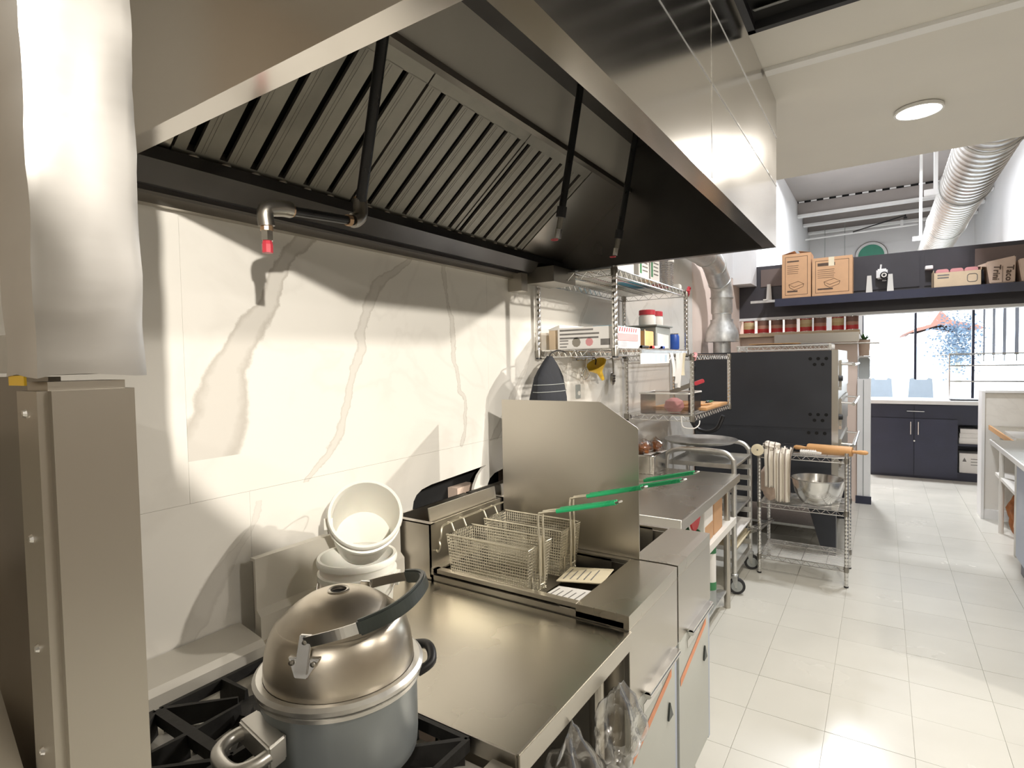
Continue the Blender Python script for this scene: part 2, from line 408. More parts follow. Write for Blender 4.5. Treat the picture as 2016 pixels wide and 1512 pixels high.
B((-1.4795, 1.35, .5), (-1.47, 2.10, 1.16)).build('cavity_shade', 'dark_hole', wl)  # dark sheet stands in for the shade inside the wall cutouts
B((-1.469, 1.74, .6), (-1.42, 1.86, 1.05)).build('brick_patch', 'kraft', wl)

wr = struct(B((3.0, -3.4, 0), (3.2, 14.6, 4.7)).build('wall_right', 'taupe_paint'))
wb = struct(B((-1.7, -3.6, 0), (3.2, -3.4, CZ)).build('wall_back', 'white_paint'))
ce = struct(MB().box((-1.7, -3.6, CZ), (3.2, 3.41, CZ+.12)).box((-1.7, 3.29, CZ+.12), (3.2, 3.41, 4.7)).build('ceiling', 'soffit'))
e1 = at(1495, 140, 'z', CZ).y
struct(B((-.335, e1-.012, CZ-.012), (3.0, e1+.03, CZ)).build('trim_1', 'white_trim'))
# return air opening in the ceiling by the hood
v = thing('ceiling_vent', 'black ceiling vent opening with pale louvre beside the hood top', 'vent', (-.05, 1.45, CZ-.03))
MB().box((-.31, 1.0, CZ-.006), (.16, 1.77, CZ-.001)).build('opening', 'dark_hole', v)
for k, (a, b) in enumerate((((-.33, .98), (-.31, 1.79)), ((.16, .98), (.18, 1.79)), ((-.33, 1.77), (.18, 1.79)), ((-.33, .98), (.18, 1.0)))):
    B((a[0], a[1], CZ-.03), (b[0], b[1], CZ-.001)).build('frame', 'black', v)
for k in range(6):
    y = 1.68-.12*k
    MB().hexa([(-.30, y, CZ-.024), (.15, y, CZ-.024), (.15, y+.035, CZ-.010), (-.30, y+.035, CZ-.010)],
              [(-.30, y, CZ-.022), (.15, y, CZ-.022), (.15, y+.035, CZ-.008), (-.30, y+.035, CZ-.008)]).build('louvre', 'alu', v)

for x, y, z, wt, lb in POT:
    p = thing('recessed_light', lb, 'light', (x, y, z-.02), 'recessed ceiling lamps')
    MB().lathe([(.074, 0), (.082, 0), (.080, .012), (.074, .016)], (x, y, z-.014), 32, closed=True).build('trim_ring', 'white_trim', p, smooth=True)
    MB().lathe([(.0, 0), (.074, 0), (.074, .004), (.0, .004)], (x, y, z-.012), 32).build('lens', 'lamp_lens', p)
    ld = bpy.data.lights.new('lamp_glow', 'AREA'); ld.shape = 'DISK'; ld.size = .12
    ld.energy = wt; ld.color = (1, .935, .85)
    lo = bpy.data.objects.new('lamp_glow', ld); COL.objects.link(lo); lo.parent = p; lo.location = (0, 0, -.012)
for x, y, z, wt, aim, cone, blend, lb in SPOT:
    p = thing('ceiling_spotlight', lb, 'light', (x, y, z), 'ceiling spotlights')
    dr = (Vector(aim)-Vector((x, y, z))).normalized(); q_ = (-dr).to_track_quat('Z', 'Y').to_matrix()
    T([(x, y, z+.03), (x, y, CZ-.001)], .010, 10).build('stem', 'white_trim', p)
    MB().lathe([(.040, .012), (.042, .012), (.042, .10), (.030, .12), (.0, .12), (.0, .115), (.028, .115), (.040, .098)], (x, y, z), 24, q_).build('head', 'white_trim', p, smooth=True)
    MB().lathe([(0, .020), (.039, .020), (.039, .024), (0, .024)], (x, y, z), 24, q_).build('lens', 'lamp_lens_dim', p)
    ld = bpy.data.lights.new('lamp_glow', 'SPOT'); ld.spot_size = cone; ld.spot_blend = blend; ld.shadow_soft_size = .03
    ld.energy = wt; ld.color = (1, .935, .84)
    lo = bpy.data.objects.new('lamp_glow', ld); COL.objects.link(lo); lo.parent = p; lo.location = dr*.006
    lo.rotation_euler = dr.to_track_quat('-Z', 'Y').to_euler()
for x, y, z, wt, lb in HALL_FILL:
    p = thing('hall_fill_lamp', lb, 'light', (x, y, z), 'added hall fill lamps')
    MB().lathe([(.05, .16), (.08, .12), (.19, .02), (.20, 0), (.19, .0), (.07, .11), (.04, .15)], (x, y, z), 32, closed=True).build('shade', 'alu', p, smooth=True)
    MB().lathe([(0, .03), (.16, .03), (.16, .036), (0, .036)], (x, y, z), 24).build('lens', 'lamp_lens', p)
    T([(x, y, z+.15), (x, y, 4.5)], .006, 6).build('stem', 'black', p)
    ld = bpy.data.lights.new('lamp_glow', 'AREA'); ld.shape = 'DISK'; ld.size = .3; ld.energy = wt; ld.color = (.93, .95, 1)
    lo = bpy.data.objects.new('lamp_glow', ld); COL.objects.link(lo); lo.parent = p; lo.location = (0, 0, .01)

# high dining hall beyond the soffit -------------------------------------------------
FY = 14.3
wf = MB()
WX0, WX1, WZ0, WZ1 = -.36, 2.75, .62, 2.62
wf.box((-1.7, FY, 0), (WX0, FY+.2, 4.7)).box((WX0, FY, 0), (3.2, FY+.2, WZ0)).box((WX0, FY, WZ1), (3.2, FY+.2, 4.7)).box((WX1, FY, WZ0), (3.2, FY+.2, WZ1))
struct(wf.build('wall_front', 'white_paint'))
struct(MB().box((1.5, 7.3, 2.95), (3.0, FY, 4.45)).build('wall_bulkhead', 'white_paint'))
wi = thing('window_1', None, None, (1.2, FY, WZ0)); wi['kind'] = 'structure'
xs = [WX0, .57, 1.5, 2.43, WX1]
for k, x in enumerate(xs): B((x-.022, FY+.02, WZ0), (x+.022, FY+.09, WZ1)).build('mullion', 'navy', wi)
for z in (WZ0, WZ1-.04): B((WX0, FY+.02, z), (WX1, FY+.09, z+.04)).build('rail', 'navy', wi)
for a, b in zip(xs, xs[1:]): B((a+.022, FY+.05, WZ0+.04), (b-.022, FY+.056, WZ1-.04)).build('pane', 'glass', wi)
# steel deck with painted flute light, and three joists
dk = struct(B((-1.7, 3.3, 4.50), (3.2, FY+.2, 4.56)).build('ceiling_deck', 'deck'))
struct(B((-1.7, 3.3, 4.6), (3.2, FY+.2, 4.72)).build('ceiling_slab', 'dark_hole'))
for k, y in enumerate((12.05, 12.95, 13.85)):
    j = thing('ceiling_joist', ('nearest', 'middle', 'farthest')[k]+' of the three pale ceiling joists above the dark header', 'joist', (0, y, 4.2), 'ceiling joists')
    B((WX+.01, y, 4.24), (1.495, y+.03, 4.49)).build('web', 'deck', j)
    if k == 0:
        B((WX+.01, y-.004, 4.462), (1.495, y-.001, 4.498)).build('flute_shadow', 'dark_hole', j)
        for q in range(14): B((WX+.03+.205*q, y-.010, 4.466), (WX+.125+.205*q, y-.005, 4.494)).build('flute_light', 'white_trim', j)  # white blocks stand in for light coming through the deck flutes
    B((WX+.01, y-.06, 4.20), (1.495, y+.09, 4.24)).build('flange', 'white_trim', j)
d = thing('spiral_duct', 'silver spiral air duct running under the high ceiling', 'duct', (.70, 8, 3.0))
prof = []
Y0, Y1, nr = 3.5, 13.2, 0
m_ = MB(); y = Y0; pts = []; rr = []
while y < Y1:
    pts += [(.70, y, 3.28), (.70, y+.10, 3.28), (.70, y+.108, 3.28), (.70, y+.122, 3.28)]; rr += [.205, .205, .214, .214]; y += .13
m_.tube(pts, rr, 36).build('pipe', 'alu', d, smooth=True)
for y in (5.6, 7.4, 9.4): T([(.70+.22*math.cos(a), y, 3.28+.22*math.sin(a)) for a in [2*PI*i/24 for i in range(24)]], .008, 6, closed=True).build('band', 'galv', d)
for y in (7.4, 10.2):
    h = thing('duct_hanger', ('nearer', 'farther')[y > 8]+' white strut hanger beside the spiral duct', 'bracket', (.43, y, 3.3), 'duct hangers')
    B((.44, y, 3.28), (.475, y+.04, 4.5)).build('drop', 'white_trim', h)
    B((.36, y, 3.22), (.51, y+.04, 3.28)).build('foot', 'white_trim', h)
sp_ = thing('sprinkler_pipe', 'thin pale pipe with a dark sprinkler head below the joists', 'pipe', (0, 13.4, 3.95))
T([(WX+.02, 13.2, 3.98), (.55, 13.2, 4.02)], .018, 8).build('pipe', 'white_trim', sp_)
T([(-.5, 13.1, 4.0), (.35, 13.1, 4.19)], .012, 6).build('branch', 'black', sp_)
MB().lathe([(.0, 0), (.03, .0), (.03, .03), (.012, .04), (.012, .1), (0, .1)], (.35, 13.1, 4.13), 10).build('head', 'black', sp_)
T([(.3, 13.2, 4.0), (.3, 13.2, 4.13)], .025, 8).build('tee', 'white_trim', sp_)
for k, (x, lb) in enumerate(((-1.02, 'left one of the thin wires hanging at the far white wall'), (-.66, 'right one of the thin wires hanging at the far white wall'))):
    tag(T([(x, 13.6, 2.9), (x, 13.6, 4.505)], .006, 5).build('hanging_wire', 'grey_plastic'), lb, 'wire', 'hanging wires')
gs = thing('round_sign', 'round green sign with white ring and dark rim on the far wall', 'sign', (-.21, FY-.02, 3.38))
RX = Matrix.Rotation(PI/2, 3, 'X')
MB().lathe([(0, 0), (.30, 0), (.30, .03), (0, .03)], (-.21, FY-.001, 3.67), 40, RX).build('rim', 'header_brown', gs)
MB().lathe([(0, 0), (.287, 0), (.287, .01), (0, .01)], (-.21, FY-.03, 3.67), 40, RX).build('ring', 'white_trim', gs)
MB().lathe([(0, 0), (.235, 0), (.235, .008), (0, .008)], (-.21, FY-.04, 3.67), 40, RX).build('face', 'sign_green', gs)

# partition wall, ledge, dark header
PY = 6.95
struct(B((WX, PY, 0), (-.22, PY+.16, 1.78)).build('wall_partition', 'pink_paint'))
lg = thing('ledge', 'pale ledge board carrying the row of red cans', 'ledge', (-.8, PY-.1, 1.78))
B((WX+.002, PY-.14, 1.785), (-.2, PY+.2, 1.825)).build('board', 'cardboard_pale', lg)
B((-1.0, PY-.145, 1.70), (-.2, PY-.13, 1.80)).build('front_sheet', 'steel', lg)
hd = struct(MB().box((WX, 6.84, 2.0), (3.0, 7.0, 2.57)).build('wall_header', 'header_dark'))
B((WX, 6.835, 1.972), (3.0, 7.0, 1.999)).build('soffit_strip', 'white_trim', hd)
for x0, x1, mt in ((-1.14, -.30, 'header_brown'), (.72, 2.2, 'header_brown')):
    B((x0, 6.828, 2.34), (x1, 6.839, 2.53)).build('panel', mt, hd)
for x0, x1 in ((-.26, .30), (.34, .68)): B((x0, 6.828, 2.22), (x1, 6.839, 2.53)).build('panel', 'header_dark', hd)
struct(B((WX+.001, 6.5, 2.352), (-1.185, 6.83, 4.5)).build('wall_pier', 'white_paint'))
hs = thing('header_shelf', 'long dark shelf with pale brackets across the black header', 'shelf', (0, 6.6, 2.1))
B((-.95, 6.52, 2.118), (2.6, 6.826, 2.165)).build('board', 'header_dark', hs, bevel=.004)
B((-.95, 6.505, 2.085), (2.6, 6.52, 2.165)).build('edge', 'navy', hs)
B((-1.2, 6.56, 2.14), (-.88, 6.60, 2.166)).build('rail_end', 'galv', hs)
for x in (-1.05, -.115, .063):
    MB().prism([(x-.030, 2.166), (x+.030, 2.166), (x+.018, 2.36), (x-.018, 2.36)], 'y', 6.785, 6.80).build('bracket', 'soffit', hs)
    B((x-.02, 6.54, 2.166), (x+.02, 6.785, 2.176)).build('bracket_arm', 'soffit', hs)

# half wall and neighbour pier
hw = struct(B((.79, 6.80, 0), (3.0, 7.0, 1.19)).build('wall_half', 'marble'))
B((.778, 6.77, 0), (.80, 7.02, 1.2)).build('edge_strip', 'white_trim', hw)
B((.80, 6.77, 1.185), (3.0, 7.02, 1.205)).build('cap', 'white_trim', hw)
B((.80, 6.785, 0), (3.0, 6.80, .09)).build('skirting', 'white_trim', hw)
pr = struct(B((-.218, 6.90, 0), (-.10, 7.12, 1.31)).build('wall_stub', 'white_trim'))
B((-.165, 6.893, .02), (-.158, 6.90, 1.30)).build('groove', 'grey_plastic', pr)
struct(B((-.23, 6.88, 0), (-.09, 6.90, .08)).build('baseboard_stub', 'navy'))

# =================================================================== EXHAUST HOOD
HY0, HY1, HX, HZ, HR = .49, 2.37, -.34, 1.97, 2.465
h = thing('exhaust_hood', 'large stainless steel exhaust hood over the cooking line', 'hood', (-.85, 1.4, HZ))
fp = MB().box((HX-.012, HY0, HZ), (HX, HY1, CZ-.001)); fp.box((HX-.045, HY0+.02, HZ), (HX-.012, HY1-.02, HZ+.012)); fp.build('front_panel', 'steel_hood', h)
for z in (2.20, 2.38): B((HX, HY0, z), (HX+.0015, HY1, z+.006)).build('seam', 'chrome', h)
B((HX, 1.395, HZ+.01), (HX+.0012, 1.40, CZ-.001)).build('seam', 'chrome', h)
ne = MB().box((WX+.001, HY0, HZ), (HX-.012, HY0+.012, CZ-.001)); ne.box((WX+.001, HY0+.012, HZ), (HX-.045, HY0+.04, HZ+.012)); ne.build('end_panel', 'steel_hood', h)
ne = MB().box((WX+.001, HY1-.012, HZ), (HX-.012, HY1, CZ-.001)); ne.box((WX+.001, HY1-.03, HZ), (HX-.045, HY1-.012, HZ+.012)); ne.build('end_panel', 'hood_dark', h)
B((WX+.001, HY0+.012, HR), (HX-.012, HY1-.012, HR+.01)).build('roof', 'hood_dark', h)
# filters: bottom and top line
FB, FT = Vector((-1.285, 0, 2.010)), Vector((-.935, 0, 2.289))
fd = (FT-FB); FLEN = fd.length; fd.normalize(); fn = Vector((fd.z, 0, -fd.x))      # fn points down into the room
MB().hexa([(FT.x-.006, HY0+.012, FT.z), (FT.x+.006, HY0+.012, FT.z), (FT.x+.006, HY1-.012, FT.z), (FT.x-.006, HY1-.012, FT.z)],
          [(-.905, HY0+.012, HR), (-.893, HY0+.012, HR), (-.893, HY1-.012, HR), (-.905, HY1-.012, HR)]).build('plenum_panel', 'steel_soft', h)
def fpt(s, y, o): p = FB+fd*s+fn*o; return (p.x, y, p.z)
def fbox(mb, s0, s1, y0, y1, o0, o1):
    return mb.hexa([fpt(s0, y0, o0), fpt(s1, y0, o0), fpt(s1, y1, o0), fpt(s0, y1, o0)], [fpt(s0, y0, o1), fpt(s1, y0, o1), fpt(s1, y1, o1), fpt(s0, y1, o1)])
fbox(MB(), 0, FLEN, HY0+.012, .615, -.005, .006).build('filler_panel', 'steel', h)
fbox(MB(), 0, FLEN, 2.015, HY1-.012, -.005, .006).build('filler_panel', 'steel', h)
B((FT.x-.012, HY0+.012, FT.z-.010), (FT.x+.020, HY1-.012, FT.z+.008)).build('top_rail', 'steel_dark', h)
for k, (y0, y1, s1) in enumerate(((.62, 1.10, .657), (1.105, 1.565, 1.164), (1.568, 2.01, 1.591))):
    f = fbox(MB(), .0, FLEN, y0, y1, -.035, -.028).build('filter', 'dark_hole', h)
    fbox(MB(), .0, .028, y0, y1, -.025, .004).build('filter_end', 'tarnish', f)
    fbox(MB(), FLEN-.042, FLEN, y0, y1, -.025, .005).build('filter_end', 'tarnish', f)
    edges = [y0+.002]
    for q in range(6):
        c = s1+.0735*q; edges += [c-.0095, c+.0095]
    edges.append(y1-.002)
    for q in range(0, len(edges), 2):
        a, b = edges[q], edges[q+1]
        mb = fbox(MB(), .026, FLEN-.04, a, b, -.004, .005)
        if b-a > .03: fbox(mb, .03, FLEN-.045, a+.012, a+.015, .005, .0057); fbox(mb, .03, FLEN-.045, a+.020, a+.022, .005, .0057)
        mb.build('baffle', 'tarnish', f)
    for q in range(6):
        c = s1+.0735*q; p_ = FB+fd*.012+fn*.004; MB().lathe([(.013, 0), (.011, .004), (.006, .007), (0, .008)], (p_.x, c+.012, p_.z), 10, fn.to_track_quat('Z', 'Y').to_matrix()).build('drip_tab', 'steel', f, smooth=True)
# grease gutter along the wall
MB().prism([(-1.37, 1.935), (-1.318, 1.935), (-1.318, 1.945), (-1.300, 1.945), (-1.255, 1.985), (-1.255, 2.012), (-1.262, 2.012), (-1.262, 1.99), (-1.302, 1.953), (-1.318, 1.953), (-1.318, 2.02), (-1.37, 2.02)], 'y', HY0+.013, HY1-.013).build('grease_gutter', 'hood_dark', h)
B((WX+.001, HY0, 1.915), (WX+.028, 2.06, 1.936)).build('wall_lip', 'steel', h)
B((WX+.001, 2.06, 1.86), (WX+.07, 2.11, 1.937)).build('drain_cup', 'steel', h)
B((-1.33, 2.15, 1.90), (-1.19, HY1-.015, 1.968)).build('gutter_cap', 'steel_dark', h)

def drop(name, lbl, top, bot, extra=None):
    p = thing(name, lbl, 'pipe', bot, 'fire suppression pipes under the hood')
    t, b = Vector(top), Vector(bot); n_ = b+(t-b)*.18
    T([n_, t], .0125, 10).build('pipe', 'black_pipe', p, smooth=True)
    T([b+(t-b)*.14, b+(t-b)*.21], .0175, 8).build('coupling', 'black', p)
    T([b+(t-b)*.05, b+(t-b)*.15], .010, 8).build('adapter', 'tarnish', p)
    T([b, b+(t-b)*.06], .012, 6).build('nozzle', 'chrome', p)
    T([b+Vector((.012*math.cos(a)-.012, .012*math.sin(a), -.004)) for a in [2*PI*i/14 for i in range(14)]], .0016, 5, closed=True).build('cap_ring', 'red_cap', p)
drop('suppression_pipe', 'black drop pipe with ring-capped nozzle, middle of three under the hood', (-.838, 1.72, HR), (-.935, 1.72, 1.975))
drop('suppression_pipe', 'black drop pipe with nozzle nearest the far end of the hood', (-.83, 2.2, HR), (-.925, 2.2, 1.985))
p = thing('suppression_pipe', 'black drop pipe with side arm and red nozzle, nearest under the hood', 'pipe', (-.9, .81, 1.78), 'fire suppression pipes under the hood')
eb = at(710, 430, 'x', -1.06); top = at(765, 0, 'x', -.88); top = eb+(top-eb)*((HR-eb.z)/(top.z-eb.z))
T([eb+Vector((0, 0, .03)), top], .013, 12).build('pipe', 'black_pipe', p, smooth=True)
a1 = at(700, 436, 'x', -1.06); a2 = at(562, 413, 'x', -1.06); nz0 = at(524, 418, 'x', -1.06)
T([a1, a2], .0105, 10).build('side_arm', 'black_pipe', p, smooth=True)
T(smoothpts([eb+Vector((0, 0, .045)), eb+Vector((0, 0, .012)), eb+Vector((0, -.01, -.004)), a1+Vector((0, -.01, 0))], 5), .0175, 10).build('elbow', 'steel_dark', p, smooth=True)
T([eb+Vector((0, 0, .044)), eb+Vector((0, 0, .05))], .0155, 10).build('tape', 'brass', p)
T([a1+(a2-a1)*.08, a1+(a2-a1)*.14], .0135, 10).build('tape', 'brass', p)
T(smoothpts([a2+Vector((0, .012, .002)), a2+Vector((0, -.012, 0)), nz0+Vector((0, 0, .004)), nz0+Vector((0, 0, -.028))], 5), .017, 10).build('elbow', 'steel_dark', p, smooth=True)
T([a2+(a1-a2)*.02, a2+(a1-a2)*.09], .0135, 10).build('tape', 'brass', p)
T([nz0+Vector((0, 0, -.028)), nz0+Vector((0, 0, -.038))], .0125, 10).build('tape', 'brass', p)
T([nz0+Vector((0, 0, -.038)), nz0+Vector((0, 0, -.058))], .0125, 6).build('nozzle', 'chrome', p)
T([nz0+Vector((0, 0, -.058)), nz0+Vector((0, 0, -.066)), nz0+Vector((0, 0, -.083))], [.009, .011, .011], 8).build('nozzle_cap', 'red_cap', p)

# =================================================================== STEEL POST AND NEIGHBOUR GUARD (left edge)
p = thing('steel_post', 'square stainless post, wrapped in pale film above, at the left edge', 'post', (-.63, .22, 0))
B((-.665, .178, 0), (-.60, .254, 1.541)).build('lower_post', 'steel', p, bevel=.008)
# wrinkled film-covered upper sheath
mb = MB(); NZ = 60; prof = [(-.668, .174), (-.64, .173), (-.612, .174), (-.601, .177), (-.5975, .186), (-.5965, .215), (-.5975, .252), (-.602, .262), (-.640, .263), (-.668, .262)]
rnd = random.Random(3); vs = []; fs = []
for i in range(NZ+1):
    z = 1.546+(CZ-.002-1.546)*i/NZ; fl_ = .0010*math.sin(i*1.3)+.0012*math.sin(i*.45+1)
    for k, (x, y) in enumerate(prof):
        j = .0007*math.sin(i*.9+k*2.1)+.0004*rnd.uniform(-1, 1)
        vs.append((x+j, y+j*.7+(fl_*.6 if k in (0, 1) else 0), z+(.002*math.sin(k*1.7) if i == 0 else 0)))
n_ = len(prof)
for i in range(NZ):
    for k in range(n_): fs.append((i*n_+k, i*n_+(k+1) % n_, (i+1)*n_+(k+1) % n_, (i+1)*n_+k))
mb.add(vs, fs).build('film_sheath', 'steel_film', p, smooth=True)
B((-.667, .1755, 1.538), (-.628, .1775, 1.547)).build('yellow_tape', 'yellow', p)
for z in (1.513, 1.40, 1.30, 1.205):
    MB().lathe([(0, .003), (.003, .0025), (.0045, 0)], (-.637, .178, z), 10, Matrix.Rotation(PI/2, 3, 'X')).build('rivet', 'chrome', p)
g = thing('splash_guard', 'stainless splash guard panel with galvanised top rail behind the post', 'panel', (-1.0, .21, 0))
B((-1.365, .205, .02), (-.668, .215, 1.545)).build('panel', 'steel_dark', g)
B((-1.365, .190, 1.549), (-.668, .219, 1.585)).build('top_rail', 'galv', g)
MB().prism([(-1.365, 1.585), (-.668, 1.585), (-.668, 1.588), (-1.365, 1.60)], 'y', .205, .209).build('rail_edge', 'galv', g)
c = thing('equipment_lid', 'sloped brushed steel lid at the bottom left corner', 'lid', (-1.0, 0, 0))
MB().prism([(-.655, 1.165), (-.95, 1.47), (-.96, 1.46), (-.655, 1.145)], 'y', -.45, .172).build('cover', 'steel', c)
B((-.97, -.45, 0), (-.66, .17, 1.14)).build('body', 'steel', c)

# =================================================================== RANGE
RZ = .845
g = thing('gas_range', 'steel gas range with black cast-iron grates behind the post', 'range', (-.9, .5, 0))
B((-1.30, .262, .12), (-.56, .785, .80)).build('body', 'steel', g, bevel=.004)
MB().box((-1.30, .262, .80), (-.535, .785, .822)).build('burner_tray', 'steel_soft', g)
MB().prism([(-1.366, .80), (-1.255, .80), (-1.255, .872), (-1.268, .885), (-1.366, .902)], 'y', .262, .787).build('back_ledge', 'steel_soft', g)
B((-.575, .262, .80), (-.525, .785, .852)).build('front_rail', 'steel', g, bevel=.004)
for y in (.30, .75): 
    for x in (-1.25, -.6): MB().lathe([(.022, 0), (.018, .12)], (x, y, 0), 12).build('leg', 'steel', g)
def grate(cx, cy, s=.255):
    gr = MB(); a = s/2; z1 = .868
    for q in (-1, 1):
        gr.box((cx-a, cy+q*a-.005, .845), (cx+a, cy+q*a+.005, z1))
        gr.box((cx+q*a-.005, cy-a, .845), (cx+q*a+.005, cy+a, z1))
    for k in range(8):
        an = k*PI/4; L = a if k % 2 == 0 else a*1.36; dx, dy = math.cos(an), math.sin(an); px, py = -dy, dx
        o0, o1 = .035, L
        gr.hexa([(cx+dx*o0-px*.006, cy+dy*o0-py*.006, .838), (cx+dx*o1-px*.007, cy+dy*o1-py*.007, .822), (cx+dx*o1+px*.007, cy+dy*o1+py*.007, .822), (cx+dx*o0+px*.006, cy+dy*o0+py*.006, .838)],
                [(cx+dx*o0-px*.003, cy+dy*o0-py*.003, z1+.002), (cx+dx*o1-px*.005, cy+dy*o1-py*.005, z1), (cx+dx*o1+px*.005, cy+dy*o1+py*.005, z1), (cx+dx*o0+px*.003, cy+dy*o0+py*.003, z1+.002)])
    q = gr.build('grate', 'iron', g)
    MB().lathe([(0, .822), (.052, .822), (.052, .836), (.040, .845), (.040, .85), (0, .852)], (cx, cy, 0), 24).build('burner_head', 'iron', q, smooth=True)
for cx in (-1.085, -.755):
    for cy in (.39, .655): grate(cx, cy)

# pot and dome lid -------------------------------------------------------------------
PZ0, PZ1 = .871, 1.030
PC = at(671, 1303, 'z', PZ1); RO = 160*float(np.dot(np.array(PC)-np.array([0, 0, CH]), _f))/FL; PR = RO-.012; PC.z = 0
g = thing('stock_pot', 'grey enamelled stock pot with rolled rim on the range', 'pot', (PC.x, PC.y, PZ0))
MB().lathe([(0, 0), (PR-.012, 0), (PR-.002, .01), (PR, .03), (PR, PZ1-PZ0-.016), (PR-.004, PZ1-PZ0-.016), (PR-.004, .012), (0, .01)], (PC.x, PC.y, PZ0), 56).build('body', 'pot_enamel', g, smooth=True)
MB().lathe([(PR-.006, -.014), (PR+.004, -.016), (PR+.011, -.010), (PR+.012, -.003), (PR+.006, .002), (PR-.004, .001)], (PC.x, PC.y, PZ1), 56, closed=True).build('rim', 'alu', g, smooth=True)
MB().lathe([(PR+.001, -.024), (PR+.007, -.023), (PR+.007, -.017), (PR+.001, -.016)], (PC.x, PC.y, PZ1), 56, closed=True).build('bead', 'alu', g, smooth=True)
for an, nm in ((-1.72, 'handle'), (1.30, 'handle')):
    dx, dy = math.cos(an), math.sin(an); px, py = -dy, dx; z = PZ1-.062
    def hp(o, w, zz): return (PC.x+dx*(PR+o)+px*w, PC.y+dy*(PR+o)+py*w, zz)
    if an < 0:
        q = MB().hexa([hp(-.006, -.05, z-.022), hp(.024, -.054, z-.026), hp(.024, .054, z-.026), hp(-.006, .05, z-.022)], [hp(-.006, -.05, z+.018), hp(.024, -.054, z+.012), hp(.024, .054, z+.012), hp(-.006, .05, z+.018)]).build(nm, 'alu', g, bevel=.003)
        T(smoothpts([hp(.02, -.044, z-.005), hp(.045, -.044, z-.008), hp(.065, -.03, z-.011), hp(.070, 0, z-.012), hp(.065, .03, z-.011), hp(.045, .044, z-.008), hp(.02, .044, z-.005)], 4), .011, 10).build('grip', 'alu', q, smooth=True)
    else:
        T(smoothpts([hp(.0, -.04, z+.01), hp(.03, -.04, z+.02), hp(.048, 0, z+.03), hp(.03, .04, z+.02), hp(.0, .04, z+.01)], 5), .009, 10).build(nm, 'black', g, smooth=True)
D = Vector((PC.x, PC.y, PZ1-.006))
hd_ = _f*FL+_r*(672-1008)-_u*(1160-756)
DH = CH+hd_[2]*math.hypot(PC.x, PC.y)/math.hypot(hd_[0], hd_[1])-D.z          # dome height from the vent hole in the photo
g = thing('dome_lid', 'tarnished steel dome lid with vent hole and black bail grip', 'lid', D)
DR = .885*RO; k_ = DR/.1285; q_ = DH/.1495
prof = [(.126, 0), (.1285, .010), (.1275, .03), (.1245, .055), (.119, .075), (.112, .090), (.106, .0975), (.1045, .0985), (.1035, .0993), (.095, .108), (.08, .122), (.06, .136), (.04, .145), (.025, .1485), (.0155, .1495), (.0150, .1475), (.0145, .14)]
MB().lathe([(r_*k_, z_*q_) for r_, z_ in prof], D, 64).build('dome', 'dome', g, smooth=True)
MB().lathe([(r_*k_, DH-.1495+z_) for r_, z_ in [(.014, .1475), (.0185, .1485), (.0195, .1505), (.0175, .1515), (.014, .1505)]], D, 32, closed=True).build('vent_ring', 'steel', g, smooth=True)
MB().lathe([(0, DH-.005), (.0146*k_, DH-.005), (.0146*k_, DH-.004), (0, DH-.004)], D, 24).build('vent_hole', 'dark_hole', g)
# bail: pivots on the near-left and far-right side of the dome, bow leaning to the right
tw = Vector((-PC.x, -PC.y, 0)).normalized(); rt = Vector((-tw.y, tw.x, 0))
pr_ = .108*k_; pv = (rt*-.46+tw*.89).normalized(); zp = .104*q_+.004
A_ = D+pv*(pr_+.008)+Vector((0, 0, zp)); B_ = D-pv*(pr_+.008)+Vector((0, 0, zp)); Mid = (A_+B_)/2; hv = (A_-B_)/2
dv_ = (rt*.89+tw*.46).normalized()*math.cos(.28)+Vector((0, 0, 1))*math.sin(.28)
BL = .152
sh_ = [(1.0, 0), (1.0, .22), (.97, .45), (.88, .66), (.68, .86), (.38, .97), (0, 1.0), (-.38, .97), (-.68, .86), (-.88, .66), (-.97, .45), (-1.0, .22), (-1.0, 0)]
full = smoothpts([Mid+hv*a_+dv_*(BL*b_) for a_, b_ in sh_], 5)
nb = hv.normalized().cross(dv_).normalized()
def strap(pts, w, t):
    mb = MB(); vs = []; fs = []
    for i, p_ in enumerate(pts):
        a = pts[max(i-1, 0)]; b = pts[min(i+1, len(pts)-1)]; tt = (b-a).normalized(); s_ = tt.cross(nb).normalized()
        for dz, ds in ((-w, -t), (-w, t), (w, t), (w, -t)): vs.append(p_+nb*dz+s_*ds)
    for i in range(len(pts)-1):
        for k in range(4): fs.append((i*4+k, i*4+(k+1) % 4, i*4+4+(k+1) % 4, i*4+4+k))
    fs += [(3, 2, 1, 0), tuple(len(pts)*4-4+k for k in range(4))]
    return mb.add(vs, fs)
strap(full, .0085, .0014).build('bail_strap', 'chrome', g)
strap(full[13:48], .0125, .0055).build('grip', 'grip', g, bevel=.003)
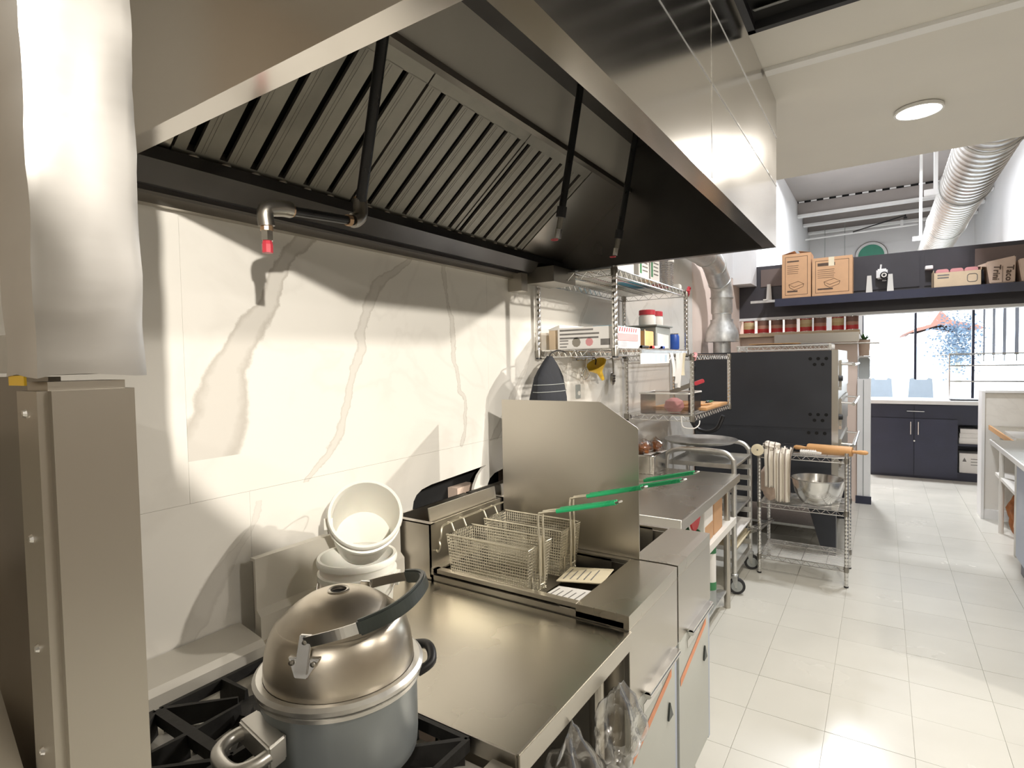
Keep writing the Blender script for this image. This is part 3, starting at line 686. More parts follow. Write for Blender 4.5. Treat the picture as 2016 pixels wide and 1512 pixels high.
for cpt, dv in ((A_, pv), (B_, -pv)):
    sv = Vector((-dv.y, dv.x, 0))
    def bq(s_, o, zz_): return cpt+sv*s_+dv*(o-zz_*.35-.004)+Vector((0, 0, zz_))
    br = MB()
    br.hexa([bq(-.011, .000, -.042), bq(.011, .000, -.042), bq(.011, .006, -.042), bq(-.011, .006, -.042)], [bq(-.010, -.001, .010), bq(.010, -.001, .010), bq(.010, .005, .010), bq(-.010, .005, .010)])
    br.hexa([bq(-.010, -.012, -.048), bq(.010, -.012, -.048), bq(.010, .004, -.048), bq(-.010, .004, -.048)], [bq(-.026, -.016, -.022), bq(.026, -.016, -.022), bq(.026, .002, -.022), bq(-.026, .002, -.022)])
    q = br.build('bracket', 'chrome', g, bevel=.0012)
    for s_, z_ in ((0, 0), (-.018, -.028), (.018, -.028)):
        MB().lathe([(.0045, 0), (.004, .002), (0, .003)], bq(s_, .004, z_), 10, dv.to_track_quat('Z', 'Y').to_matrix()).build('rivet', 'steel', q, smooth=True)

# =================================================================== FILLER TABLE
TZ = .866
g = thing('filler_table', 'stainless filler worktable between the range and the fryer', 'table', (-.95, 1.05, 0))
MB().box((-1.30, .792, TZ-.004), (-.527, 1.312, TZ)).build('top', 'steel_top', g)
B((-.530, .792, TZ-.042), (-.522, 1.318, TZ+.003)).build('front_edge', 'steel', g, bevel=.0015)
B((-.522-.25, .790, TZ-.03), (-.530, .794, TZ+.002)).build('side_edge', 'steel', g)
MB().prism([(-1.302, TZ-.03), (-1.292, TZ-.03), (-1.292, TZ+.06), (-1.308, TZ+.075), (-1.308, TZ+.205), (-1.330, TZ+.205), (-1.330, TZ+.198), (-1.316, TZ+.198), (-1.316, TZ-.03)], 'y', .80, 1.305).build('backsplash', 'steel_soft', g)
for x in (-1.24, -.60):
    for y in (.83, 1.27): MB().lathe([(.019, .0), (.019, TZ-.006)], (x, y, 0), 14).build('leg', 'steel', g)
B((-1.28, .80, .30), (-.56, 1.30, .315)).build('undershelf', 'galv', g)
# buckets
def bucket(g, M4, R=.098, H=.182):
    def L(prof, nm, mt, closed=False):
        mb = MB().lathe(prof, (0, 0, 0), 44, closed=closed); mb.v = [M4 @ p for p in mb.v]; return mb.build(nm, mt, g, smooth=True)
    b = L([(0, 0), (R*.84, 0), (R*.86, .004), (R*.97, H-.05), (R*.985, H), (R*.955, H), (R*.94, H-.05), (R*.83, .006), (0, .005)], 'wall', 'white_plastic')
    L([(R*.98, H-.012), (R*1.045, H-.014), (R*1.06, H-.004), (R*1.03, H+.003), (R*.955, H+.002)], 'rim', 'white_plastic', True)
    L([(R*.97, H-.05), (R*1.035, H-.05), (R*1.04, H-.036), (R*.975, H-.034)], 'collar', 'white_plastic', True)
    for s_ in (-1, 1):
        mb = MB().box((-.016, s_*R*.965-.006, H-.075), (.016, s_*R*.965+.012*s_+.004, H-.045)); mb.v = [M4 @ p for p in mb.v]; mb.build('lug', 'white_plastic', g)
    pts = [Vector((math.sin(a)*R*.35+R*.9*math.sin(a), -math.cos(a)*R*1.04, H-.06-abs(math.sin(a))*.06)) for a in [PI*i/18 for i in range(19)]]
    mb = MB().tube(pts, .0018, 6); mb.v = [M4 @ p for p in mb.v]; mb.build('bail', 'chrome', g)
b1 = Vector((-1.157, .995, TZ+.001))
g = thing('plastic_bucket', 'white plastic bucket standing upright on the filler table', 'bucket', b1, 'white buckets')
bucket(g, Matrix.Translation(b1) @ Matrix.Rotation(-1.0, 4, 'Z'))
mb = MB()
for k, (dx_, dz_, w_, h_) in enumerate(((0, .112, .040, .007), (.014, .088, .008, .024), (-.008, .088, .007, .020), (-.02, .080, .012, .006))):
    an = -.62+dx_/.095
    for q in range(5):
        a0 = an+(q-2.5)*w_/5/.095; a1_ = a0+w_/5/.095; R_ = .0955
        mb.add([b1+Vector((R_*math.cos(a0), R_*math.sin(a0), dz_)), b1+Vector((R_*math.cos(a1_), R_*math.sin(a1_), dz_)), b1+Vector((R_*math.cos(a1_), R_*math.sin(a1_), dz_+h_)), b1+Vector((R_*math.cos(a0), R_*math.sin(a0), dz_+h_))], [(0, 1, 2, 3)])
mb.build('dark_marks', 'print_dark', g)
b2 = Vector((-1.168, 1.022, 1.020)); mouth = at(720, 1010, 'z', 1.162)
ax_ = Vector((.62, -.48, .62)).normalized()
M4 = Matrix.Translation(mouth-ax_*.168) @ ax_.to_track_quat('Z', 'X').to_matrix().to_4x4()
g = thing('plastic_bucket', 'white plastic bucket tipped over inside the upright bucket, mouth to the room', 'bucket', mouth-ax_*.168, 'white buckets')
bucket(g, M4, .092, .168)

# hanging clear bags under the filler table front
def bag(name, lbl, c, s, seed, mat='plastic_bag', top=None, inner=None):
    rnd = random.Random(seed); bm = bmesh.new(); bmesh.ops.create_icosphere(bm, subdivisions=4, radius=1)
    ph = [rnd.uniform(0, 6) for _ in range(8)]
    for v_ in bm.verts:
        p_ = v_.co.copy(); r_ = 1+.10*math.sin(5*p_.x+ph[0]+2*p_.z)+.09*math.sin(7*p_.y+ph[1])+.07*math.sin(9*p_.z+ph[2]+4*p_.x)+.03*math.sin(17*p_.x+11*p_.y+ph[3])+.025*math.sin(23*p_.z-9*p_.y+ph[4])
        q = Vector((p_.x*s[0], p_.y*s[1], p_.z*s[2]))*r_
        if top is not None and p_.z > .45: k = (p_.z-.45)/.55; q.x *= 1-.75*k; q.y *= 1-.75*k; q.z += top*k
        v_.co = q+Vector(c)
    me = MB(); me.v = [v_.co.copy() for v_ in bm.verts]; me.f = [tuple(v_.index for v_ in f_.verts) for f_ in bm.faces]; bm.free()
    return me
g = thing('plastic_bag', 'large crumpled clear plastic bag of packets hanging under the table edge', 'bag', (-.50, .98, .55))
bag('', '', (-.515, .97, .665), (.070, .105, .105), 2, top=.045).build('bag', 'plastic_bag', g, smooth=True)
for k, (a, e) in enumerate((((-.505, .93, .645), .5), ((-.50, 1.01, .64), -.4))):
    m4 = Matrix.Translation(a) @ Euler((.3*e, .35, e)).to_matrix().to_4x4(); mb = MB().box((-.004, -.04, -.05), (.004, .04, .05)); mb.v = [m4 @ p_ for p_ in mb.v]; q = mb.build('packet', 'paper', g)
    mb = MB()
    for r_ in range(5): mb.box((.0042, -.03, .03-.014*r_), (.0046, .03-.008*(r_ % 3), .034-.014*r_))
    mb.v = [m4 @ p_ for p_ in mb.v]; mb.build('print', 'print_grey', q)
g = thing('plastic_bag', 'clear plastic bag knotted beside the fryer door under the table', 'bag', (-.50, 1.19, .60))
bag('', '', (-.500, 1.175, .705), (.048, .080, .080), 5, top=.03).build('bag', 'plastic_bag', g, smooth=True)
g = thing('plastic_bag', 'small clear plastic bag with a printed packet lowest under the table', 'bag', (-.50, .86, .6))
bag('', '', (-.535, .845, .50), (.055, .055, .10), 9, top=.06).build('bag', 'plastic_bag', g, smooth=True)
B((-.54, .82, .44), (-.532, .87, .53)).build('packet', 'paper_cream', g)

# =================================================================== FRYERS
FZ = .905
def fryer(y0, y1, lbl):
    g = thing('deep_fryer', lbl, 'fryer', (-.9, (y0+y1)/2, 0), 'deep fryers')
    y0 += .002; y1 -= .002
    MB().box((-1.19, y0, .14), (-.545, y0+.006, FZ-.02)).box((-1.19, y1-.006, .14), (-.545, y1, FZ-.02)).box((-1.19, y0, .14), (-1.18, y1, FZ)).box((-1.19, y0, .13), (-.545, y1, .14)).build('body', 'steel', g)
    # tank: rim, inner walls, floor
    t = MB()
    for a, b in (((-1.18, y0), (-.68, y0+.022)), ((-1.18, y1-.022), (-.68, y1)), ((-1.18, y0), (-1.165, y1))): t.box((a[0], a[1], FZ-.012), (b[0], b[1], FZ))
    t.build('tank_rim', 'steel', g)
    i0, i1 = y0+.022, y1-.022
    MB().hexa([(-1.165, i0, .70), (-.78, i0, .70), (-.78, i1, .70), (-1.165, i1, .70)], [(-1.165, i0, .705), (-.78, i0, .705), (-.78, i1, .705), (-1.165, i1, .705)]).build('tank_floor', 'steel_dark', g)
    MB().box((-1.168, i0-.002, .70), (-.74, i0, FZ-.005)).box((-1.168, i1, .70), (-.74, i1+.002, FZ-.005)).box((-1.168, i0, .70), (-1.165, i1, FZ-.005)).build('tank_wall', 'steel', g)
    B((-1.16, i0+.03, .853), (-.84, i1-.03, .858)).build('basket_rack', 'steel_dark', g)
    MB().add([(-.79, i0, .80), (-.68, i0, FZ-.003), (-.68, i1, FZ-.003), (-.79, i1, .80), (-.79, i0, .79), (-.68, i0, FZ-.013), (-.68, i1, FZ-.013), (-.79, i1, .79)], [(0, 1, 2, 3), (4, 7, 6, 5), (0, 4, 5, 1), (2, 6, 7, 3), (0, 3, 7, 4), (1, 5, 6, 2)]).build('drain_slope', 'steel', g)
    MB().prism([(-.68, FZ-.035), (-.53, FZ-.035), (-.53, FZ), (-.56, FZ+.001), (-.68, FZ-.001)], 'y', y0, y1).build('front_shelf', 'steel_top', g)
    B((-.545, y0, .66), (-.530, y1, FZ-.036)).build('front_panel', 'steel', g, bevel=.001)
    d_ = B((-.548, y0+.006, .15), (-.532, y1-.022, .655)).build('door', 'door_grey', g, bevel=.002)
    h_ = MB().tube([(-.520, y0+.10, .652), (-.520, y1-.03, .652)], .010, 10); h_.box((-.532, y0+.10, .655), (-.512, y1-.03, .664)); h_.build('handle', 'chrome', d_, smooth=True)
    B((-.5315, y0+.10, .600), (-.5305, y1-.15, .625)).build('rating_plate', 'alu', d_)
    MB().add([(-.5305, y0+.02, .535), (-.5305, y1-.06, .612), (-.5305, y1-.06, .588), (-.5305, y0+.02, .508)], [(0, 1, 2, 3)]).build('orange_tape', 'tape_orange', d_)
    MB().prism([(y1-.10, .47), (y1-.06, .47), (y1-.085, .52)], 'x', -.531, -.526).build('dark_mark', 'grip', d_)
    B((-.545, y1-.021, .14), (-.534, y1, .655)).build('side_strip', 'blue_steel', g)
    # flue box with deflector
    q = MB().box((-1.366, y0, FZ-.1), (-1.36, y1, FZ+.14)).box((-1.195, y0, FZ-.03), (-1.19, y1, FZ+.14)).box((-1.366, y0, FZ-.1), (-1.19, y0+.004, FZ+.14)).box((-1.366, y1-.004, FZ-.1), (-1.19, y1, FZ+.14))
    q.box((-1.33, y0, FZ+.136), (-1.19, y0+.02, FZ+.141)).box((-1.366, y0+.004, FZ-.02), (-1.195, y1-.004, FZ-.015)); q.build('flue_box', 'steel', g)
    MB().hexa([(-1.205, y0+.02, FZ+.10), (-1.200, y0+.02, FZ+.10), (-1.200, y1-.01, FZ+.10), (-1.205, y1-.01, FZ+.10)], [(-1.216, y0+.02, FZ+.183), (-1.211, y0+.02, FZ+.183), (-1.211, y1-.01, FZ+.183), (-1.216, y1-.01, FZ+.183)]).build('deflector', 'steel', g)
    for x in (-1.14, -.60):
        for y in (y0+.04, y1-.04): MB().lathe([(.028, 0), (.022, .02), (.018, .13)], (x, y, 0), 12).build('leg', 'steel', g)
    return g
f1 = fryer(1.316, 1.716, 'stainless deep fryer holding two wire baskets beside the filler table')
f2 = fryer(1.724, 2.115, 'second stainless deep fryer beyond the tall splash shield')
# hanger rail on the flue of the near fryer
hr = MB()
hr.tube(smoothpts([(-1.188, 1.345, .955), (-1.172, 1.336, .955), (-1.162, 1.334, .975), (-1.166, 1.334, .992), (-1.160, 1.336, 1.004), (-1.162, 1.342, 1.03), (-1.165, 1.37, 1.037), (-1.165, 1.50, 1.037), (-1.165, 1.69, 1.037)], 5), .0035, 8)
for y in (1.375, 1.437, 1.55, 1.615): hr.tube([(-1.165, y, 1.042), (-1.150, y, 1.040), (-1.138, y, 1.014), (-1.128, y, 1.012)], .003, 6)
hr.build('basket_hanger', 'wire', f1, smooth=True)
# splash shield between the fryers
sh = MB().prism([(-1.18, FZ+.001), (-.652, FZ+.001), (-.652, 1.328), (-.656, 1.334), (-.78, 1.412), (-.79, 1.414), (-1.18, 1.414)], 'y', 1.7165, 1.7195)
tag(sh.build('fryer_shield', 'steel'), 'tall stainless splash shield with clipped corner standing between the fryers', 'shield')

def basket():
    g = local('fry_basket', '', 'basket', group='fry baskets in the near fryer')
    L, W, H = .150, .064, .145; tb = .010
    w = MB()
    def P(sx, sy, h_): k = 1-(1-h_/H)*.10; return Vector((sx*L*k, sy*W*k, h_))
    N = 34; Nw = 14; Nh = 16
    for i in range(N+1):
        s_ = -1+2*i/N
        w.tube([P(s_, -1, H), P(s_, -1, 0), P(s_, 1, 0), P(s_, 1, H)], .0013, 4, cap=False)
    for i in range(1, Nw):
        s_ = -1+2*i/Nw
        w.tube([P(-1, s_, H), P(-1, s_, 0), P(1, s_, 0), P(1, s_, H)], .0013, 4, cap=False)
    for j in range(Nh):
        h_ = H*j/Nh; w.tube([P(-1, -1, h_), P(1, -1, h_), P(1, 1, h_), P(-1, 1, h_)], .0014, 4, closed=True)
    o = w.build('wire_mesh', 'wire', g); o['kind'] = 'stuff'
    T([P(-1, -1, H), P(1, -1, H), P(1, 1, H), P(-1, 1, H)], .0034, 8, closed=True).build('rim', 'wire', g, smooth=True)
    for sy in (-.62, .62): T(smoothpts([P(-1, sy, H*.5)+Vector((-.004, 0, 0)), P(-1, sy, .02)+Vector((-.004, 0, 0)), P(-.9, sy, -.003), P(.9, sy, -.003), P(1, sy, .015)+Vector((.004, 0, 0)), P(1, sy, H*.4)+Vector((.004, 0, 0))], 4), .0027, 6).build('skid', 'wire', g, smooth=True)
    # handle: twin wires up the front, plate, then grips out to the aisle
    hb = MB()
    for sy in (-.013, .013):
        hb.tube(smoothpts([(L+.004, sy, .02), (L+.006, sy, H*.5), (L+.006, sy, H), (L+.004, sy, H+.085), (L+.018, sy, H+.098), (L+.07, sy*1.0, H+.110)], 5), .0032, 8)
    hb.tube([(L+.006, -.013, .03), (L+.008, .0, .03), (L+.006, .013, .03)], .0027, 6)
    hn = hb.build('handle', 'wire', g, smooth=True)
    B((L+.001, -.012, .05), (L+.003, .012, H+.02)).build('handle_plate', 'wire', hn)
    for sy in (-.013, .013): T([(L+.065, sy, H+.109), (L+.240, sy*.5, H+.153)], .0064, 10).build('grip', 'green_grip', hn, smooth=True)
    T([(L+.222, -.010, H+.149), (L+.250, -.006, H+.156), (L+.256, 0, H+.158), (L+.250, .006, H+.156), (L+.222, .010, H+.149)], .003, 6).build('grip_tip', 'chrome', hn)
    return g
bk = basket(); bk.location = (-.985, 1.398, .872); bk['label'] = 'wire fry basket with green grip nearest the filler table'
dup(bk, (-.988, 1.600, .872), 'wire fry basket with green grip beside the tall shield')
for (px, py), lb in (((1337, 952), 'fry basket nearer the shield in the second fryer, green grip showing'), ((1362, 937), 'fry basket farther from the shield in the second fryer, green grip showing')):
    tp = at(px, py, 'z', 1.165); dup(bk, (tp.x-.406, 1.799 if px < 1350 else 1.945, .862), lb)['group'] = 'fry baskets in the second fryer'
# printed cards lying in the near fryer
for k, (lbl, c, sz, e, mt) in enumerate((('cream printed card lying topmost in the near fryer', (-.762, 1.545, .892), (.072, .062), .12, 'paper_cream'),
                                         ('white printed card lying lower in the near fryer', (-.755, 1.405, .880), (.062, .058), -.08, 'paper'))):
    g = local('printed_card', lbl, 'card', c, (0, -.10, e), 'cards in the fryer')
    B((-sz[0], -sz[1], -.003), (sz[0], sz[1], 0)).build('sheet', mt, g)
    mb = MB()
    for r_ in range(5): mb.box((-sz[0]*.8+r_*.022, -sz[1]*.7, .0003), (-sz[0]*.8+r_*.022+.004, sz[1]*(.7-.25*(r_ % 2)), .0006))
    mb.build('print', 'print_grey', g)

# =================================================================== WIRE SHELVING
def deck(g, x0, x1, y0, y1, z, mat='chrome', truss=.030, sp=.026, along='x', nm='wire_shelf'):
    w = MB(); r = .0032
    for zz_ in (z, z-truss):
        w.tube([(x0, y0, zz_), (x1, y0, zz_), (x1, y1, zz_), (x0, y1, zz_)], r, 6, closed=True)
    P = [(x0, y0), (x1, y0), (x1, y1), (x0, y1)]
    for i in range(4):
        a, b = Vector((*P[i], 0)), Vector((*P[(i+1) % 4], 0)); n_ = max(4, int((b-a).length/.030)); n_ += n_ % 2
        w.tube([a+(b-a)*(k/n_)+Vector((0, 0, z if k % 2 == 0 else z-truss)) for k in range(n_+1)], .0022, 4, cap=False)
    if along == 'x':
        k = y0+sp
        while k < y1-.005: w.tube([(x0, k, z+.002), (x1, k, z+.002)], .0019, 4, cap=False); k += sp
        w.tube([((x0+x1)/2, y0, z-.001), ((x0+x1)/2, y1, z-.001)], r, 6)
        for xq in (x0+.12, x1-.12): w.tube([(xq, y0, z-.001), (xq, y1, z-.001)], .0022, 4)
    else:
        k = x0+sp
        while k < x1-.005: w.tube([(k, y0, z+.002), (k, y1, z+.002)], .0019, 4, cap=False); k += sp
        for xq in (y0+.12, y1-.12): w.tube([(x0, xq, z-.001), (x1, xq, z-.001)], .0022, 4)
    return w.build(nm, mat, g)
def post(g, x, y, z0, z1, zs=(), mat='chrome'):
    pts = []; rs = []; z = z0
    while z < z1-.03:
        pts += [(x, y, z), (x, y, z+.022), (x, y, z+.0235), (x, y, z+.0245)]; rs += [.0125, .0125, .0121, .0121]; z += .0255
    pts.append((x, y, z1)); rs.append(.0125)
    o = T(pts, rs, 10).build('post', mat, g, smooth=True)
    for q in zs: MB().lathe([(.0150, -.032), (.0165, -.004), (.0150, .004)], (x, y, q), 12).build('sleeve', 'steel_dark', o, smooth=True)
    MB().lathe([(.0, -.004), (.014, -.004), (.014, .006), (0, .006)], (x, y, z0), 10).build('foot_cap', 'black', o)
    return o
AX0, AX1, AY0, AY1, AZ0, AZ1 = -1.345, -.962, 2.272, 3.32, 1.602, 1.945
g = thing('wall_shelf', 'two-tier chrome wire wall shelf right beyond the hood', 'shelf', (-1.15, 2.8, AZ0))
for x, y in ((AX0, AY0), (AX1, AY0), (AX0, AY1), (AX1, AY1)): post(g, x, y, AZ0-.035, AZ1+.012, (AZ0, AZ1))
deck(g, AX0, AX1, AY0, AY1, AZ0); deck(g, AX0, AX1, AY0, AY1, AZ1)
B((AX0+.01, AY0+.01, AZ1+.004), (AX1-.01, AY1-.01, AZ1+.007)).build('liner', 'grey_plastic', g)
for y in (AY0+.05, AY1-.05): B((WX, y, AZ0-.03), (AX0+.004, y+.02, AZ0)).build('wall_clip', 'chrome', g)
T([(AX1+.012, AY1+.006, AZ1-.012), (AX1+.016, AY1+.014, AZ1+.022), (AX1+.004, AY1+.016, AZ1-.02), (AX1+.016, AY1-.006, AZ1+.008)], .012, 8).build('red_tape', 'red_cap', g, smooth=True)
B((AX1+.003, 2.56, AZ0-.020), (AX1+.012, 3.30, AZ0-.004)).build('ticket_rail', 'chrome', g)
BX0, BX1, BY0, BY1, BZ0, BZ1 = -1.345, -.935, 3.345, 4.30, 1.212, 1.575
g = thing('wall_shelf', 'second chrome wire wall shelf hung lower in front of the black oven', 'shelf', (-1.15, 3.8, BZ0))
for x, y in ((BX0, BY0), (BX1, BY0), (BX0, BY1), (BX1, BY1)): post(g, x, y, BZ0-.035, BZ1+.010, (BZ0, BZ1))
deck(g, BX0, BX1, BY0, BY1, BZ0); deck(g, BX0, BX1, BY0, BY1, BZ1)
for y in (BY0+.05, BY1-.05): B((WX, y, BZ0-.03), (BX0+.004, y+.02, BZ0)).build('wall_clip', 'chrome', g)
T([(BX1+.012, BY0-.004, BZ1-.016), (BX1+.016, BY0+.008, BZ1+.005), (BX1+.004, BY0+.014, BZ1-.03)], .014, 8).build('red_tape', 'pink', g, smooth=True)

def lines(mb, o, ux, uz, rows, w, h_, gap, seed=0, nrm=Vector((0, -.0006, 0))):
    rnd = random.Random(seed); o = Vector(o); ux = Vector(ux); uz = Vector(uz)
    for r_ in range(rows):
        L = w*rnd.uniform(.8, 1.0); a = o-uz*(r_*gap)+nrm
        mb.add([a, a+ux*L, a+ux*L+uz*h_, a+uz*h_], [(0, 1, 2, 3)])
    return mb
zt = AZ0+.0045
g = thing('film_carton', 'long white cling film carton with pink end on the lower wire shelf', 'box', (-1.12, 2.4, zt))
B((-1.262, 2.305, zt), (-.978, 2.62, zt+.098)).build('carton', 'paper', g, bevel=.002)
mb = MB(); lines(mb, (-1.25, 2.305, zt+.082), (1, 0, 0), (0, 0, 1), 3, .205, .008, .018, 1); lines(mb, (-1.25, 2.305, zt+.036), (1, 0, 0), (0, 0, 1), 3, .045, .005, .014, 2); mb.build('print', 'print_grey', g)
MB().prism(arc((-1.165, zt+.030), .022, 0, 2*PI, 9)[:-1], 'y', 2.3044, 2.3049).build('picture', 'steel_dark', g)
MB().prism(arc((-1.100, zt+.030), .019, 0, 2*PI, 9)[:-1], 'y', 2.3044, 2.3049).build('picture', 'pink', g)
MB().box((-1.045, 2.3044, zt+.014), (-1.0, 2.3049, zt+.042)).build('code_panel', 'print_grey', g)
MB().hexa([(-.9779, 2.32, zt+.034), (-.974, 2.32, zt+.034), (-.974, 2.58, zt+.034), (-.9779, 2.58, zt+.034)], [(-.9779, 2.32, zt+.066), (-.974, 2.32, zt+.066), (-.974, 2.58, zt+.066), (-.9779, 2.58, zt+.066)]).build('pink_roll_print', 'pink', g)
mb = MB()
for k in range(9): mb.add([(-.9776, 2.325+.028*k, zt+.074), (-.9776, 2.337+.028*k, zt+.074), (-.9776, 2.347+.028*k, zt+.094), (-.9776, 2.335+.028*k, zt+.094)], [(0, 1, 2, 3)])
mb.build('slant_print', 'red_cap', g)
mb = MB()
for k in range(4): mb.add([(-.9776, 2.32, zt+.026-.007*k), (-.9776, 2.45, zt+.026-.007*k), (-.9776, 2.45, zt+.028-.007*k), (-.9776, 2.32, zt+.028-.007*k)], [(0, 1, 2, 3)])
mb.build('end_print', 'print_grey', g)
g = thing('open_carton', 'pale open carton with raised flap left of the film carton', 'box', (-1.30, 2.45, zt))
B((-1.328, 2.34, zt), (-1.268, 2.75, zt+.092)).build('body', 'cardboard_pale', g, bevel=.002)
MB().hexa([(-1.328, 2.34, zt+.092), (-1.268, 2.34, zt+.092), (-1.268, 2.70, zt+.092), (-1.328, 2.70, zt+.092)], [(-1.328, 2.335, zt+.096), (-1.262, 2.325, zt+.115), (-1.262, 2.70, zt+.118), (-1.328, 2.70, zt+.096)]).build('flap', 'paper', g)
tag(MB().prism(rrect(2.66, 2.98, zt, zt+.125, .02), 'x', -1.255, -1.14).build('blue_carton', 'cyan', bevel=.003), 'blue box behind the film carton on the lower wire shelf', 'box')
g = thing('brown_carton', 'small open brown carton beside the film carton', 'box', (-1.04, 2.72, zt))
B((-1.11, 2.665, zt), (-.976, 2.80, zt+.088)).build('body', 'wood_board', g, bevel=.002)
B((-.977, 2.665, zt), (-.973, 2.672, zt+.094)).build('edge', 'cardboard_pale', g)
g = thing('food_tub', 'grey plastic tub with lid and white label on the lower wire shelf', 'tub', (-1.05, 2.96, zt))
MB().prism(rrect(2.86, 3.10, zt, zt+.118, .012), 'x', -1.13, -.985).build('tub', 'grey_plastic', g, bevel=.003)
B((-1.145, 2.845, zt+.119), (-.972, 3.115, zt+.127)).build('lid', 'grey_plastic', g, bevel=.003)
MB().hexa([(-.9845, 2.875, zt+.005), (-.981, 2.875, zt+.005), (-.981, 3.06, zt+.005), (-.9845, 3.06, zt+.005)], [(-.9845, 2.875, zt+.082), (-.981, 2.875, zt+.082), (-.981, 3.06, zt+.076), (-.9845, 3.06, zt+.076)]).build('label_sheet', 'paper', g)
for y, lb in ((2.915, 'red-capped spice jar nearer the hood on the grey tub'), (3.035, 'red-capped spice jar farther from the hood on the grey tub')):
    g = thing('spice_jar', lb, 'jar', (-1.05, y, zt+.128), 'red-capped jars')
    MB().lathe([(0, 0), (.042, 0), (.044, .005), (.044, .045), (.038, .055), (0, .055)], (-1.05, y, zt+.128), 20).build('body', 'paper', g, smooth=True)
    MB().lathe([(0, .055), (.043, .055), (.043, .078), (.040, .081), (0, .081)], (-1.05, y, zt+.128), 20).build('cap', 'red_cap', g, smooth=True)
g = thing('drink_can', 'small blue can at the far end of the lower wire shelf', 'can', (-1.01, 3.235, zt))
MB().lathe([(0, 0), (.028, 0), (.033, .008), (.033, .075), (.027, .088), (0, .088)], (-1.01, 3.235, zt), 20).build('body', 'blue', g, smooth=True)
MB().lathe([(.024, .088), (.028, .088), (.028, .093), (.024, .093)], (-1.01, 3.235, zt), 20, closed=True).build('rim', 'chrome', g, smooth=True)
# pens on the shelf lip, price strip, order slips
for k, (y, mt, lb) in enumerate(((2.60, 'black', 'black marker lying on the shelf lip'), (2.74, 'red', 'red marker lying on the shelf lip'), (2.90, 'blue', 'blue marker lying on the shelf lip'))):
    g = thing('marker_pen', lb, 'pen', (-.968, y, zt), 'markers on the shelf lip')
    T([(-.968, y, zt+.008), (-.968, y+.10, zt+.008)], .0065, 8).build('barrel', 'paper' if mt != 'black' else 'black', g, smooth=True)
    T([(-.968, y, zt+.008), (-.968, y+.035, zt+.008)], .0073, 8).build('cap', mt, g, smooth=True)
g = thing('price_strip', 'white label strip with faint lilac print under the lower wire shelf', 'label', (-.948, 2.75, 1.53))
B((-.952, 2.54, 1.532), (-.949, 2.97, 1.582)).build('strip', 'paper', g)
for k in range(4): B((-.9485, 2.68+.07*k, 1.538), (-.948, 2.715+.07*k, 1.576)).build('print', 'pale_blue', g)
for k, (y, w_, l_, mt, lb) in enumerate(((2.965, .05, .125, 'paper', 'short white order slip clipped nearest the label strip'), (3.02, .07, .165, 'paper', 'long white order slip hanging in the middle of the rail'), (3.085, .05, .19, 'paper', 'longest white order slip hanging from the rail'), (3.15, .06, .125, 'paper_cream', 'cream order slip hanging last on the rail'))):
    mb = MB(); vs = []; fs = []
    for i in range(7):
        t_ = i/6; xo = -.946+.004*k+.012*math.sin(t_*2.2+k); 
        vs += [(xo, y-.0+t_*.012, 1.585-l_*t_), (xo+.001, y+w_+t_*.018, 1.585-l_*t_*1.02), (xo+.0015, y+w_+t_*.018, 1.585-l_*t_*1.02), (xo+.0015, y+t_*.012, 1.585-l_*t_)]
    for i in range(6):
        for q in range(4): fs.append((i*4+q, i*4+(q+1) % 4, i*4+4+(q+1) % 4, i*4+4+q))
    fs += [(3, 2, 1, 0), (24, 25, 26, 27)]
    tag(mb.add(vs, fs).build('order_slip', mt), lb, 'paper', 'order slips')
# stacked packs and cups on the upper tier
zu = AZ1+.0085
tag(B((-1.20, 2.40, zu), (-1.0, 2.60, zu+.11)).build('cup_carton', 'paper', bevel=.002), 'white carton nearest the hood on the upper wire shelf', 'box')
for k, (y, lb) in enumerate(((2.63, 'pale green printed cup pack on the upper wire shelf'), (2.79, 'second printed cup pack on the upper wire shelf'))):
    g = thing('cup_pack', lb, 'box', (-1.05, y+.07, zu), 'cup packs on the upper wire shelf')
    B((-1.13, y, zu), (-.985, y+.14, zu+.16)).build('pack', 'paper', g, bevel=.002)
    B((-.9848, y+.01, zu+.02), (-.984, y+.035, zu+.15)).build('green_panel', 'green', g)
    lines(MB(), (-.984, y+.045, zu+.13), (0, 1, 0), (0, 0, 1), 6, .08, .006, .019, k, Vector((.0004, 0, 0))).build('print', 'print_grey', g)
for k, (x, y, lb) in enumerate(((-1.03, 2.985, 'sleeve of clear plastic cups nearest the cup packs'), (-1.03, 3.08, 'sleeve of clear plastic cups in the middle of the three'), (-1.03, 3.175, 'sleeve of clear plastic cups farthest along the upper shelf'))):
    g = thing('cup_sleeve', lb, 'cups', (x, y, zu), 'sleeves of clear cups')
    pr_ = [(0, 0)]
    for q in range(12): pr_ += [(.032+.0*q, .012*q), (.041, .012*q+.009), (.042, .012*q+.0115)]
    MB().lathe(pr_+[(0, .145)], (x, y, zu), 18).build('cups', 'clear_plastic', g, smooth=True)
    MB().lathe([(0, 0), (.044, 0), (.044, .02), (0, .02)], (x, y, zu+.146), 18).build('lid_stack', 'paper', g)
tag(B((-1.02, 3.24, zu), (-.975, 3.29, zu+.03)).build('label_roll', 'paper', bevel=.004), 'tiny white carton by the red tape on the upper wire shelf', 'box')
